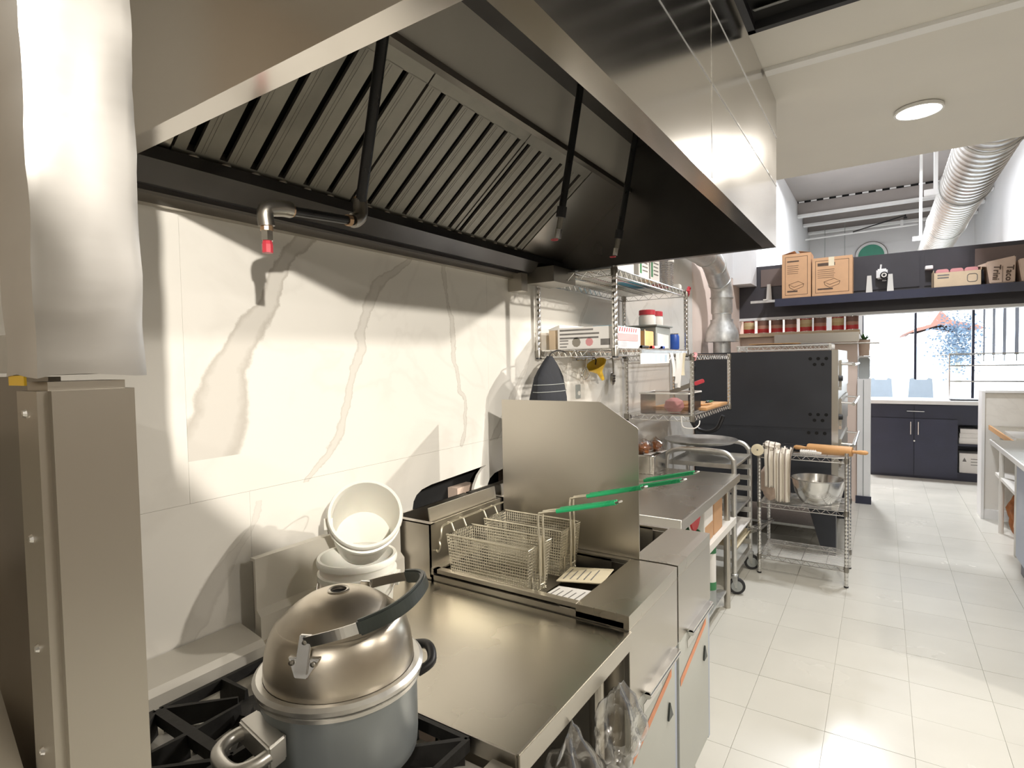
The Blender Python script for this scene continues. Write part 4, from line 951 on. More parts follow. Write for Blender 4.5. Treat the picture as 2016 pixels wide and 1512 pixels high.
# hanging things on the wall under the shelf
g = thing('utensil_rail', 'thin chrome utensil rail on the marble under the wire shelf', 'rail', (-1.34, 2.9, 1.56))
T([(-1.345, 2.66, 1.560), (-1.345, 3.24, 1.560)], .004, 8).build('rod', 'chrome', g)
for y in (2.67, 3.22): B((WX, y-.01, 1.552), (-1.343, y+.01, 1.568)).build('mount', 'chrome', g)
ax_ = Vector((.15, .55, -.8)).normalized(); q_ = (-ax_).to_track_quat('Z', 'X').to_matrix()
g = thing('funnel', 'yellow plastic funnel hanging on the utensil rail', 'funnel', (-1.31, 2.86, 1.42))
MB().lathe([(.060, .072), (.058, .072), (.013, .018), (.007, -.035), (.009, -.035), (.016, .016), (.062, .070)], (-1.298, 2.858, 1.475), 24, q_, closed=True).build('cone', 'yellow', g, smooth=True)
T([(-1.345, 2.862, 1.566), (-1.335, 2.862, 1.569), (-1.326, 2.862, 1.555), (-1.325, 2.850, 1.53)], .003, 6).build('hook', 'black', g)
g = thing('slotted_spoon', 'dark slotted spoon hanging on the utensil rail', 'spoon', (-1.33, 3.12, 1.41))
T([(-1.345, 3.105, 1.562), (-1.336, 3.108, 1.565), (-1.333, 3.113, 1.54), (-1.335, 3.122, 1.475)], .005, 8).build('handle', 'steel_dark', g)
sp = MB(); O = rrect(3.098, 3.160, 1.405, 1.482, .029, 6); 
for k in range(len(O)): pass
bowl = MB().lathe([(.038, .010), (.034, .004), (.022, .0), (0, -.002), (0, .000), (.022, .003), (.033, .007), (.037, .012)], (0, 0, 0), 24)
bowl.v = [Vector((-1.335-p_.z, 3.129+p_.x*.82, 1.443+p_.y*1.05)) for p_ in bowl.v]; bo = bowl.build('bowl', 'steel_dark', g, smooth=True)
for k in range(3): B((-1.3335, 3.113, 1.425+.016*k), (-1.3325, 3.146, 1.431+.016*k)).build('slot', 'black', bo)
g = thing('whisk', 'small wire whisk hanging left of the yellow funnel', 'whisk', (-1.33, 2.74, 1.45))
T([(-1.345, 2.765, 1.562), (-1.335, 2.765, 1.563), (-1.334, 2.752, 1.52)], .0035, 6).build('handle', 'chrome', g)
for k in range(4):
    a = PI*k/4; T(smoothpts([(-1.334, 2.752, 1.52), (-1.334+.022*math.sin(a), 2.742+.03*math.cos(a), 1.48), (-1.334, 2.735, 1.45), (-1.334-.022*math.sin(a), 2.742-.03*math.cos(a), 1.48), (-1.334, 2.752, 1.52)], 5), .0012, 4).build('loop', 'chrome', g)
for y, z0_, z1_, lb in ((2.715, 1.35, 1.425, 'grey wall socket plate under the funnel on the marble'),):
    g = thing('wall_socket', lb, 'socket', (WX, y, z0_)); B((WX, y-.024, z0_), (WX+.008, y+.024, z1_)).build('plate', 'grey_plastic', g, bevel=.002)
    MB().lathe([(0, 0), (.012, 0), (.012, .004), (0, .004)], (WX+.008, y, (z0_+z1_)/2-.008), 14, Matrix.Rotation(PI/2, 3, 'Y')).build('knob', 'soffit', g)
# black jacket hanging under the shelf
g = thing('hanging_jacket', 'black cloth jacket with pale piping hanging behind the fryer shield', 'clothing', (-1.2, 2.1, 1.2))
mb = MB(); vs = []; fs = []; NR = 14; NC = 28
for i in range(NR+1):
    t_ = i/NR; z_ = 1.575-.42*t_; sy_ = .012+.085*min(1, t_*5)**.8+.06*t_; sx_ = .012+.05*min(1, t_*2.3)
    for k in range(NC):
        a = 2*PI*k/NC; f_ = 1+.10*math.sin(a*5+t_*2)*t_+.05*math.sin(a*9+1)*t_
        vs.append((-1.19+sx_*math.cos(a)*f_-.02*t_, 2.10+sy_*math.sin(a)*f_+.012*t_, z_))
for i in range(NR):
    for k in range(NC): fs.append((i*NC+k, i*NC+(k+1) % NC, (i+1)*NC+(k+1) % NC, (i+1)*NC+k))
fs.append(tuple(range(NC))); fs.append(tuple(NR*NC+k for k in reversed(range(NC))))
mb.add(vs, fs).build('cloth', 'black_cloth', g, smooth=True)
for z_, off in ((4, 0), (5, 0)):
    P_ = [Vector(vs[z_*NC+k]) for k in list(range(20, NC))+list(range(0, 9))]; cx = Vector((-1.19, 2.10, 0))
    T([p_+Vector((p_.x-cx.x, p_.y-cx.y, 0))*.04 for p_ in P_], .0016, 4).build('piping', 'grey_plastic', g)
T(smoothpts([(-1.19, 2.10, 1.56), (-1.185, 2.10, 1.585), (-1.19, 2.18, 1.60), (-1.20, 2.262, 1.592)], 4), .003, 6).build('hang_loop', 'black', g)

# lower shelf contents
zb = BZ0+.0045
g = thing('clear_bin', 'clear plastic bin with something pink inside on the lower wall shelf', 'bin', (-1.1, 3.5, zb))
q = MB()
for a, b in (((-1.27, 3.39, zb), (-.97, 3.393, zb+.125)), ((-1.27, 3.66, zb), (-.97, 3.663, zb+.125)), ((-1.27, 3.39, zb), (-1.267, 3.663, zb+.125)), ((-.973, 3.39, zb), (-.97, 3.663, zb+.125)), ((-1.27, 3.39, zb), (-.97, 3.663, zb+.003))): q.box(a, b)
q.build('walls', 'clear_plastic', g)
MB().tube([(-1.272, 3.388, zb+.126), (-.968, 3.388, zb+.126), (-.968, 3.665, zb+.126), (-1.272, 3.665, zb+.126)], .006, 6, closed=True).build('rim', 'paper', g)
MB().lathe([(0, 0), (.04, .004), (.062, .03), (.052, .07), (.02, .088), (0, .09)], (-1.085, 3.48, zb+.006), 18).build('pink_bundle', 'pink', g, smooth=True)
g = local('kitchen_knife', 'knife with red handle leaning out of the clear bin', 'knife', (-1.0, 3.62, zb+.175), (0, -.35, .5))
B((-.16, -.002, -.012), (.0, .002, .016)).build('blade', 'steel_dark', g)
MB().prism(rrect(.0, .065, -.012, .012, .008), 'y', -.010, .010).build('handle', 'red_cap', g, bevel=.003)
g = thing('cutting_board', 'orange wooden board lying on the far end of the lower wall shelf', 'board', (-1.1, 4.0, zb))
B((-1.30, 3.70, zb), (-.945, 4.29, zb+.018)).build('board', 'wood_board', g, bevel=.003)
for k, (a, b, mt, lb) in enumerate((((-1.04, 3.72), (-1.0, 3.98), 'wood', 'wooden spatula lying nearest on the orange board'), ((-1.12, 3.75), (-1.10, 4.02), 'wood', 'wooden spatula lying second on the orange board'), ((-1.02, 4.0), (-1.06, 4.25), 'green', 'green handled tool lying on the orange board'))):
    g = thing('spatula', lb, 'utensil', (a[0], a[1], zb+.018), 'tools on the board')
    z_ = zb+.028; T([(a[0], a[1], z_), ((a[0]+b[0])/2, (a[1]+b[1])/2, z_)], .009, 8).build('handle', mt if mt != 'green' else 'black', g)
    m0 = Vector(((a[0]+b[0])/2, (a[1]+b[1])/2, z_)); e_ = Vector((b[0], b[1], z_))
    s_ = (e_-m0).cross(Vector((0, 0, 1))).normalized()*.026
    MB().hexa([m0-s_*.4-Vector((0, 0, .006)), m0+s_*.4-Vector((0, 0, .006)), e_+s_-Vector((0, 0, .006)), e_-s_-Vector((0, 0, .006))], [m0-s_*.4, m0+s_*.4, e_+s_, e_-s_]).build('blade', mt, g)
g = thing('wire_hook', 'white wire loop hook under the corner of the lower wall shelf', 'hook', (-.935, 3.38, 1.15))
T(smoothpts([(-1.00, 3.34, BZ0), (-.995, 3.335, 1.165), (-.975, 3.33, 1.145), (-.925, 3.345, 1.142), (-.905, 3.37, 1.16), (-.905, 3.39, BZ0-.028)], 5), .0035, 6).build('loop', 'paper', g, smooth=True)
g = thing('power_cable', 'thick black cord looped below the lower wall shelf', 'cord', (-1.2, 4.4, 1.0))
T(smoothpts([(-1.20, 4.33, 1.50), (-1.235, 4.36, 1.25), (-1.24, 4.40, 1.10), (-1.21, 4.42, 1.02), (-1.13, 4.42, .99), (-1.05, 4.42, 1.02), (-1.0, 4.40, 1.12)], 6), .016, 8).build('cord', 'black', g, smooth=True)

# =================================================================== SECOND WORKTABLE
TZ2 = .83
g = thing('work_table', 'long stainless worktable beyond the fryers', 'table', (-1.0, 3.1, 0))
B((-1.365, 2.45, TZ2-.004), (-.745, 3.66, TZ2)).build('top', 'steel_top', g)
B((-.745, 2.445, TZ2-.045), (-.735, 3.665, TZ2+.003)).build('front_edge', 'steel', g, bevel=.0015)
B((-1.365, 2.44, TZ2-.04), (-.735, 2.45, TZ2+.012)).build('near_edge', 'soffit', g)
B((-1.365, 2.45, TZ2), (-1.355, 3.66, TZ2+.07)).build('backsplash', 'steel', g)
for x in (-1.30, -.80):
    for y in (2.52, 3.60): MB().lathe([(.020, 0), (.020, TZ2-.006)], (x, y, 0), 14).build('leg', 'steel', g)
B((-1.34, 2.47, .53), (-.765, 3.68, .55)).build('undershelf', 'soffit', g)
B((-.770, 2.47, .515), (-.760, 3.68, .555)).build('undershelf_edge', 'soffit', g)
B((-1.34, 2.47, .10), (-.80, 3.58, .115)).build('bottom_shelf', 'galv', g)
z_ = .551
g = thing('watermelon_bowl', 'bowl with watermelon-slice pattern under the second worktable', 'bowl', (-.86, 2.86, z_))
MB().lathe([(0, 0), (.06, 0), (.09, .04), (.105, .11), (.10, .11), (.085, .043), (.055, .006), (0, .006)], (-.875, 2.88, z_), 28).build('bowl', 'green', g, smooth=True)
MB().prism([(2.88+.095*math.cos(a), .785+.11*math.sin(a)) for a in [PI+PI*i/14 for i in range(15)]], 'x', -.80, -.79).build('red_flesh', 'red', g)
MB().prism([(2.88+.102*math.cos(a), .785+.118*math.sin(a)) for a in [PI+PI*i/14 for i in range(15)]], 'x', -.806, -.801).build('rind', 'paper', g)
g = thing('storage_box', 'white board-sided box beside the watermelon bowl under the table', 'box', (-.88, 3.1, z_))
B((-1.0, 3.02, z_), (-.785, 3.20, z_+.25)).build('body', 'paper', g, bevel=.003)
B((-.785, 3.03, z_+.01), (-.7835, 3.19, z_+.10)).build('label_panel', 'cardboard', g)
tag(B((-1.0, 3.24, z_), (-.79, 3.44, z_+.26)).build('brown_box', 'cardboard', bevel=.003), 'brown cardboard box by the table leg under the second worktable', 'box')
g = thing('foil_roll', 'upright white roll with green end bands beside the table leg', 'roll', (-.83, 3.2, .116))
MB().lathe([(0, 0), (.03, 0), (.03, .25), (0, .25)], (-.815, 3.26, .236), 20).build('roll', 'paper', g, smooth=True)
for q in (.236, .446): MB().lathe([(.0305, 0), (.0315, 0), (.0315, .045), (.0305, .045)], (-.815, 3.26, q), 20, closed=True).build('band', 'green', g, smooth=True)
B((-.90, 3.18, .1155), (-.803, 3.34, .235)).build('base_box', 'grey_plastic', g)
# pans on the table
g = thing('hotel_pan', 'deep rectangular steel pan on the second worktable', 'pan', (-1.17, 3.1, TZ2))
q = MB(); x0, x1, y0, y1 = -1.345, -1.19, 3.40, 3.64
q.prism(rrect(x0, x1, y0, y1, .03), 'z', TZ2+.001, TZ2+.004)
N_ = rrect(x0, x1, y0, y1, .03)
vs = [(a, b, TZ2+.001) for a, b in N_]+[(a*1+(a-(x0+x1)/2)*.04, b+(b-(y0+y1)/2)*.04, TZ2+.115) for a, b in N_]; n_ = len(N_)
q.add(vs, [(k, (k+1) % n_, n_+(k+1) % n_, n_+k) for k in range(n_)]).build('walls', 'chrome', g, smooth=True)
MB().tube([(a+(a-(x0+x1)/2)*.05, b+(b-(y0+y1)/2)*.05, TZ2+.116) for a, b in N_], .005, 6, closed=True).build('rim', 'chrome', g, smooth=True)
B((x0+.01, y0+.01, TZ2+.085), (x1-.01, y1-.01, TZ2+.10)).build('contents', 'steel_dark', g)
for k, (x, y, lb) in enumerate(((-1.285, 3.47, 'bagged brown bread loaf nearer the wall on the steel pan'), (-1.25, 3.59, 'bagged brown bread loaf nearer the room on the steel pan'))):
    g = thing('bread_bag', lb, 'bread', (x, y, TZ2+.117), 'bagged loaves on the pan')
    bag('', '', (x, y, TZ2+.155), (.045, .058, .035), 20+k).build('loaf', 'bread', g, smooth=True)
    bag('', '', (x+.005, y, TZ2+.162), (.052, .060, .045), 30+k, top=.01).build('bag', 'plastic_bag', g, smooth=True)
    B((x+.02, y-.05, TZ2+.12), (x+.066, y+.05, TZ2+.123)).build('label_patch', 'paper', g)

# =================================================================== SHEET PAN RACK
RX0, RX1, RY0, RY1 = -1.25, -.805, 3.83, 4.345
g = thing('pan_rack', 'low aluminium sheet pan rack on casters with curved top tubes', 'rack', (-1.03, 4.09, 0))
for y in (RY0, RY1):
    T(smoothpts([(RX1, y, .13), (RX1, y, .5), (RX1, y, .84), (RX1-.012, y, .895), (RX1-.045, y, .925), (RX1-.10, y, .937), (-1.03, y, .942), (RX0+.10, y, .937), (RX0+.03, y, .915), (RX0, y, .85), (RX0, y, .5), (RX0, y, .13)], 5), .0165, 12).build('frame_tube', 'alu', g, smooth=True)
    yi = y+.014 if y == RY0 else y-.014-.032
    for k in range(9): 
        z = .20+.078*k
        MB().prism([(RX0, z)] and [(yi, z), (yi+.032, z), (yi+.032, z+.004), (yi+.004, z+.004), (yi+.004, z+.03), (yi, z+.03)] if y == RY0 else [(yi, z), (yi+.032, z), (yi+.032, z+.03), (yi+.028, z+.03), (yi+.028, z+.004), (yi, z+.004)], 'x', RX0, RX1+.01).build('slide', 'alu', g)
for x in (RX0, RX1): B((x-.012, RY0, .14), (x+.012, RY1, .17)).build('cross_bar', 'alu', g)
for x in (RX0, RX1):
    for y in (RY0, RY1):
        cz = .055
        c_ = MB().lathe([(.026, -.012), (.050, -.012), (.054, -.006), (.054, .006), (.050, .012), (.026, .012)], (x+.012, y+.01, cz), 28, Matrix.Rotation(PI/2, 3, 'X') @ Matrix.Rotation(.3, 3, 'Y'), closed=True).build('caster', 'rubber', g, smooth=True)
        MB().lathe([(0, -.010), (.034, -.010), (.036, -.0125), (.012, -.014), (0, -.014), (0, .014), (.012, .014), (.036, .0125), (.034, .010)], (x+.012, y+.01, cz), 24, Matrix.Rotation(PI/2, 3, 'X') @ Matrix.Rotation(.3, 3, 'Y')).build('hub', 'grey_plastic', c_, smooth=True)
        for s_ in (-.018, .018): MB().prism([(x-.022, .128), (x+.022, .128), (x+.020, .045), (x+.006, .045)], 'y', y+.01+s_-.0015, y+.01+s_+.0015).build('fork', 'galv', c_)
        MB().lathe([(.022, .122), (.022, .135), (.015, .14)], (x, y, 0), 14).build('swivel', 'galv', c_)
def sheetpan(z, lbl, mt='alu'):
    g = thing('sheet_pan', lbl, 'pan', (-1.03, 4.09, z), 'sheet pans in the rack')
    x0, x1, y0, y1 = RX0+.02, RX1-.005+.012, RY0+.022, RY1-.022
    B((x0, y0, z), (x1, y1, z+.003)).build('bed', mt, g)
    q = MB(); q.tube([(x0-.004, y0-.004, z+.022), (x1+.004, y0-.004, z+.022), (x1+.004, y1+.004, z+.022), (x0-.004, y1+.004, z+.022)], .004, 6, closed=True)
    for a, b in (((x0, y0), (x1, y0+.002)), ((x0, y1-.002), (x1, y1)), ((x0, y0), (x0+.002, y1)), ((x1-.002, y0), (x1, y1))): q.box((a[0], a[1], z), (b[0], b[1], z+.021))
    q.build('rim', mt, g)
sheetpan(.20+.078*8+.005, 'bare sheet pan on the topmost slide of the rack')
sheetpan(.20+.078*4+.005, 'sheet pan in the middle of the rack')
sheetpan(.20+.078*2+.005, 'sheet pan wrapped in film low in the rack', 'paper')
sheetpan(.20+.078*1+.005, 'lowest sheet pan in the rack', 'paper_cream')
g = thing('pizza_pan', 'wide round aluminium pizza pan lying on top of the pan rack', 'pan', (-1.09, 4.08, .957))
MB().lathe([(0, 0), (.225, 0), (.245, .016), (.250, .018), (.250, .021), (.243, .020), (.222, .004), (0, .004)], (-1.085, 4.085, .958), 56).build('pan', 'alu', g, smooth=True)
g = thing('film_scrap', 'crumpled clear plastic sheet sticking out low between the rack and the wire cart', 'plastic', (-.74, 4.40, .32))
m4 = Matrix.Translation((-.735, 4.30, .34)) @ Euler((.1, -.55, .3)).to_matrix().to_4x4()
mb = bag('', '', (0, 0, 0), (.10, .06, .012), 12); mb.v = [m4 @ p_ for p_ in mb.v]; mb.build('sheet', 'plastic_bag', g, smooth=True)

# =================================================================== LOW WIRE CART
CX0, CX1, CY0, CY1 = -.735, -.195, 4.315, 4.72
CZS = (.135, .512, .868)
g = thing('wire_cart', 'low three-tier chrome wire shelving unit in the aisle', 'shelf', (-.48, 4.5, 0))
for x in (CX0, CX1):
    for y in (CY0, CY1): post(g, x, y, .004, .905, CZS)
for z in CZS: deck(g, CX0, CX1, CY0, CY1, z, along='x')
zt_ = CZS[2]+.0045
R_ = Vector((-.30, 4.37, 0)); 
g = local('rolling_pin', 'wooden rolling pin lying on the top tier of the wire cart', 'rolling pin', (-.30, 4.40, zt_+.036), (0, 0, -.18))
ry = Matrix.Rotation(PI/2, 3, 'Y')
MB().lathe([(0, -.138), (.030, -.138), (.034, -.130), (.034, .130), (.030, .138), (0, .138)], (0, 0, 0), 24, ry).build('barrel', 'wood', g, smooth=True)
for s_ in (-1, 1): MB().lathe([(0, .139), (.012, .139), (.010, .155), (.015, .185), (.015, .215), (.008, .228), (0, .230)], (0, 0, 0), 16, ry if s_ > 0 else Matrix.Rotation(-PI/2, 3, 'Y')).build('handle', 'wood', g, smooth=True)
g = local('dough_docker', 'white spiked dough docker in front of the rolling pin', 'docker', (-.425, 4.345, zt_+.021), (0, 0, -.1))
MB().lathe([(0, -.05), (.012, -.05), (.012, .05), (0, .05)], (0, 0, 0), 14, ry).build('roller', 'paper', g, smooth=True)
sp = MB()
for i in range(9):
    for k in range(8):
        a = 2*PI*k/8; x = -.044+.011*i; sp.tube([(x, .011*math.cos(a), .011*math.sin(a)), (x, .021*math.cos(a), .021*math.sin(a))], [.0018, .0008], 4, cap=False)
q = sp.build('spikes', 'paper', g); q['kind'] = 'stuff'
MB().prism([(.0, -.012), (.075, -.03), (.085, -.018), (.01, .004)], 'z', -.006, .008).build('handle', 'paper', g)
g = thing('black_tray', 'black plastic tray behind the towel on the wire cart', 'tray', (-.52, 4.55, zt_))
MB().prism(rrect(-.62, -.40, 4.46, 4.66, .02), 'z', zt_, zt_+.018).build('base', 'black', g)
MB().tube([(a, b, zt_+.022) for a, b in rrect(-.625, -.395, 4.455, 4.665, .02)], .005, 6, closed=True).build('rim', 'black', g)
# towel over the front edge
g = thing('striped_towel', 'cream towel with dark stripes draped over the front of the wire cart', 'towel', (-.60, 4.31, .6))
vs = []; fs = []; NU, NV = 36, 22
for i in range(NU+1):
    u = i/NU; x = -.70+.175*u+.004*math.sin(u*9)
    drop_ = .24 if u < .42 else .335-.05*(u > .93)
    for k in range(NV+1):
        t_ = k/NV; wv = .012*math.sin(u*30)+.007*math.sin(u*55+2)
        L_ = .12+drop_; s_ = t_*L_
        if s_ < .12: p_ = (x, 4.43-s_, zt_+.012+abs(wv)*1.3+.010*math.sin(s_*60+u*20))
        else:
            d_ = s_-.12; b_ = min(1, d_/.03)
            p_ = (x+.01*math.sin(d_*8)*(.5-u), 4.31-.014*b_+wv*b_-.004, zt_+.010*(1-b_)-d_)
        vs.append(p_)
for i in range(NU):
    for k in range(NV): a = i*(NV+1)+k; fs.append((a, a+NV+1, a+NV+2, a+1))
o = MB().add(vs, fs).build('cloth', 'towel', g, smooth=True)
md = o.modifiers.new('thick', 'SOLIDIFY'); md.thickness = .003
bag('', '', (-.665, 4.37, zt_+.045), (.055, .045, .032), 41).build('crumple', 'towel', g, smooth=True)
g = local('jar_lid', 'round cream plastic lid leaning at the towel end of the wire cart', 'lid', (-.742, 4.295, .893), (PI/2-.15, 0, .1))
MB().lathe([(0, 0), (.040, 0), (.042, .003), (.042, .010), (.036, .012), (0, .012)], (0, 0, 0), 28).build('disc', 'paper_cream', g, smooth=True)
MB().lathe([(0, .012), (.006, .012), (.006, .014), (0, .014)], (0, 0, 0), 10).build('dimple', 'tarnish', g)
zm = CZS[1]+.0045
g = thing('mixing_bowl', 'large steel mixing bowl on the middle tier of the wire cart', 'bowl', (-.378, 4.50, zm))
MB().lathe([(0, 0), (.09, 0), (.105, .006), (.140, .06), (.160, .125), (.168, .165), (.176, .170), (.176, .174), (.163, .172), (.154, .125), (.134, .062), (.10, .010), (0, .006)], (-.385, 4.505, zm), 56).build('bowl', 'chrome', g, smooth=True)
MB().lathe([(0, .10), (.143, .10), (.143, .108), (.08, .125), (0, .13)], (-.385, 4.505, zm), 36).build('flour', 'paper', g, smooth=True)
g = thing('paper_bag', 'crumpled brown paper bag on the middle tier behind the towel', 'bag', (-.69, 4.42, zm))
bag('', '', (-.675, 4.45, zm+.115), (.085, .085, .115), 17, top=.08).build('bag', 'kraft', g, smooth=True)

# =================================================================== DECK OVEN
OX0, OX1, OY0, OY1 = -1.36, -.325, 4.95, 6.25
g = thing('deck_oven', 'large black-sided deck oven with chrome handles on its front', 'oven', (-.85, 5.6, 0))
B((OX0, OY0, .36), (OX1, OY1, 1.598)).build('body', 'black_oven', g, bevel=.004)
B((OX0+.001, OY0-.006, .99), (OX1-.002, OY0-.0005, 1.592)).build('side_panel', 'black_oven', g)
B((OX0+.001, OY0-.004, .37), (OX1-.002, OY0-.0005, .97)).build('side_panel', 'black_oven', g)
for cx, cz in ((-.47, 1.535), (-.47, 1.10), (-.48, .985)):
    for i, (a, b) in enumerate(((0, 0), (.055, 0), (.11, 0), (.03, -.045), (.085, -.045)) if cz != .985 else ((0, -.03), (.055, -.03), (.11, -.03))):
        MB().lathe([(0, 0), (.013, 0), (.013, .002), (0, .002)], (cx+a, OY0-.0065, cz+b), 12, RX).build('vent_hole', 'dark_hole', g)
B((OX1, OY0, .36), (OX1+.045, OY1, 1.60)).build('front_frame', 'steel', g, bevel=.003)
for k, z in enumerate((1.32, 1.02, .70)):
    d_ = B((OX1+.045, OY0+.12, z-.02), (OX1+.062, OY1-.25, z+.20)).build('deck_door', 'steel', g, bevel=.003)
    hz = z+.17
    hb = MB()
    for y in (OY0+.10, OY1-.4): hb.tube([(OX1+.06, y, hz), (OX1+.145, y, hz-.005)], .008, 8)
    hb.tube([(OX1+.145, OY0+.02, hz-.005), (OX1+.145, OY1-.32, hz-.005)], .013, 10); hb.build('handle', 'chrome', d_, smooth=True)
    MB().lathe([(0, 0), (.022, 0), (.020, .026), (0, .028)], (OX1+.046, OY0+.06, z+.06), 16, Matrix.Rotation(PI/2, 3, 'Y')).build('knob', 'black', d_)
    B((OX1+.046, OY0+.02, z-.03), (OX1+.066, OY0+.10, z-.005)).build('latch', 'chrome', d_)
for a in (OX0+.02, OX1-.16):
    for y in (OY0+.02, OY1-.1): MB().prism([(a, .36), (a+.19, .36), (a+.19, 0), (a+.10, 0)] if a > -1 else [(a, .36), (a+.19, .36), (a+.09, 0), (a, 0)], 'y', y, y+.09).build('leg', 'black_oven', g)
B((OX0+.1, OY0+.35, .10), (OX1-.05, OY1-.05, .12)).build('lower_shelf', 'galv', g)
g = thing('oven_top_rack', 'cream wire rack lying on top of the deck oven', 'rack', (-.7, 5.1, 1.6))
deck(g, -1.02, -.33, 4.98, 5.35, 1.645, mat='soffit', truss=.035, sp=.05, nm='wire_frame')
for x in (-1.01, -.34):
    for y in (4.99, 5.34): T([(x, y, 1.60), (x, y, 1.65)], .008, 6).build('foot', 'soffit', g)
g = thing('pizza_peel', 'long thin peel handle lying across the oven top', 'peel', (-.3, 5.6, 1.65))
T([(-.62, 5.55, 1.668), (-.02, 5.58, 1.655)], .006, 8).build('handle', 'steel_dark', g)
MB().prism([(-1.0, 5.38), (-.66, 5.38), (-.60, 5.50), (-.60, 5.60), (-.66, 5.72), (-1.0, 5.72)], 'z', 1.668, 1.674).build('blade', 'wood_board', g)
g = thing('flue_duct', 'galvanised flue duct with draft cone and elbow rising from the oven', 'duct', (-1.22, 5.30, 1.6))
fx, fy = -1.213, 5.30
MB().lathe([(.075, 1.598), (.075, 1.75)], (fx, fy, 0), 28).build('stub', 'galv', g, smooth=True)
MB().lathe([(.145, 1.70), (.147, 1.715), (.135, 1.80), (.098, 1.87), (.098, 1.90)], (fx, fy, 0), 32).build('draft_cone', 'galv', g, smooth=True)
MB().lathe([(.082, 1.88), (.082, 1.95), (.088, 1.955), (.088, 1.96), (.092, 1.965), (.092, 2.10)], (fx, fy, 0), 32).build('collar', 'galv', g, smooth=True)
segs = [[(fx, fy, 2.09), (fx, fy, 2.17), (fx-.010, fy-.03, 2.24)], [(fx-.010, fy-.03, 2.235), (fx-.02, fy-.13, 2.33), (fx-.02, fy-.17, 2.37)], [(fx-.02, fy-.16, 2.36), (fx-.02, fy-.36, 2.41), (fx-.02, fy-.50, 2.415)], [(fx-.02, fy-.48, 2.412), (fx-.02, fy-1.0, 2.415), (fx-.02, 3.5, 2.415)]]
for k, sg in enumerate(segs):
    T(smoothpts(sg, 4), .094+.002*(k % 2), 28).build('elbow_segment', 'galv', g, smooth=True)
    v_ = Vector(sg[0]); n_ = (Vector(sg[1])-v_).normalized(); T([v_, v_+n_*.012], .101, 28).build('joint_ring', 'galv', g, smooth=True)

# =================================================================== CANS, HEADER SHELF GOODS
zl = 1.8265
cx = [-1.275, -1.125, -.985, -.845, -.695, -.560, -.395, -.265]
words = ('leftmost', 'second', 'third', 'fourth', 'fifth', 'sixth', 'seventh', 'rightmost')
for k, x in enumerate(cx):
    pale = k in (0, 4, 6)
    g = thing('tomato_can', ('pale-labelled' if pale else 'brown-labelled')+' red food can, '+words[k]+' in the row on the ledge', 'can', (x, PY-.06, zl), 'food cans on the ledge')
    R_ = .058 if k > 5 else .061
    MB().lathe([(0, 0), (R_, 0), (R_, .138), (0, .138)], (x, PY-.06, zl), 28).build('label_body', 'can_pale' if pale else 'can_dark', g, smooth=True)
    for z in (0, .138): MB().lathe([(R_-.004, -.0), (R_+.002, -.0), (R_+.002, .004), (R_-.004, .004)], (x, PY-.06, zl+z), 28, closed=True).build('rim', 'chrome', g, smooth=True)
zh = 2.166
def carton(x0, x1, y0, y1, z0, z1, lbl, mt='cardboard', flaps=False, big=False):
    g = thing('cardboard_box', lbl, 'box', ((x0+x1)/2, (y0+y1)/2, z0))
    B((x0, y0, z0), (x1, y1, z1)).build('body', mt, g, bevel=.003)
    fr = MB(); a, b, c_, d_ = x0+.03, x1-.03, z0+.03, z1-.03; t_ = .004
    for p0, p1 in (((a, c_), (b, c_+t_)), ((a, d_-t_), (b, d_)), ((a, c_), (a+t_, d_)), ((b-t_, c_), (b, d_))): fr.box((p0[0], y0-.0008, p0[1]), (p1[0], y0, p1[1]))
    fr.build('printed_frame', 'print_dark', g)
    w_ = b-a
    mb = lines(MB(), (a+.02, y0-.0004, d_-.055), (1, 0, 0), (0, 0, 1), 1, w_*.62, .030 if big else .014, .03, 3); lines(mb, (a+.02, y0-.0004, d_-.095), (1, 0, 0), (0, 0, 1), 5, w_*.6, .004, .020, 4); lines(mb, (a+.02, y0-.0004, c_+.03), (1, 0, 0), (0, 0, 1), 1, w_*.5, .016, .02, 5)
    mb.build('printed_lines', 'print_dark', g)['kind'] = 'stuff'
    m2 = MB(); cx_, cz_ = (a+b)/2, c_+.11
    P_ = [(cx_-.07, cz_), (cx_-.02, cz_-.03), (cx_+.07, cz_), (cx_+.02, cz_+.028)]
    m2.tube([(p_[0], y0-.001, p_[1]) for p_ in P_], .002, 4, closed=True); m2.tube([(P_[0][0], y0-.001, P_[0][1]), (P_[0][0]+.008, y0-.001, P_[0][1]-.03), (P_[1][0], y0-.001, P_[1][1]-.03), (P_[2][0]-.008, y0-.001, P_[2][1]-.03), (P_[2][0], y0-.001, P_[2][1])], .002, 4)
    m2.build('printed_tray_drawing', 'print_dark', g)
    if flaps:
        MB().hexa([(x0, y0, z1), (x0+.004, y0, z1), (x0+.004, y1, z1), (x0, y1, z1)], [((x0+x1)/2-.02, y0+.02, z1+.032), ((x0+x1)/2-.016, y0+.02, z1+.032), ((x0+x1)/2-.016, y1, z1+.032), ((x0+x1)/2-.02, y1, z1+.032)]).build('flap', mt, g)
        MB().hexa([(x1-.004, y0, z1), (x1, y0, z1), (x1, y1, z1), (x1-.004, y1, z1)], [((x0+x1)/2+.016, y0+.02, z1+.028), ((x0+x1)/2+.02, y0+.02, z1+.028), ((x0+x1)/2+.02, y1, z1+.028), ((x0+x1)/2+.016, y1, z1+.028)]).build('flap', mt, g)
    else: B(((x0+x1)/2-.03, y0-.0012, z1-.09), ((x0+x1)/2+.02, y0-.0009, z1)).build('tape', 'paper_cream', g)
    return g
carton(-.885, -.615, 6.53, 6.80, zh, zh+.455, 'tall brown carton with open flaps on the header shelf', flaps=True)
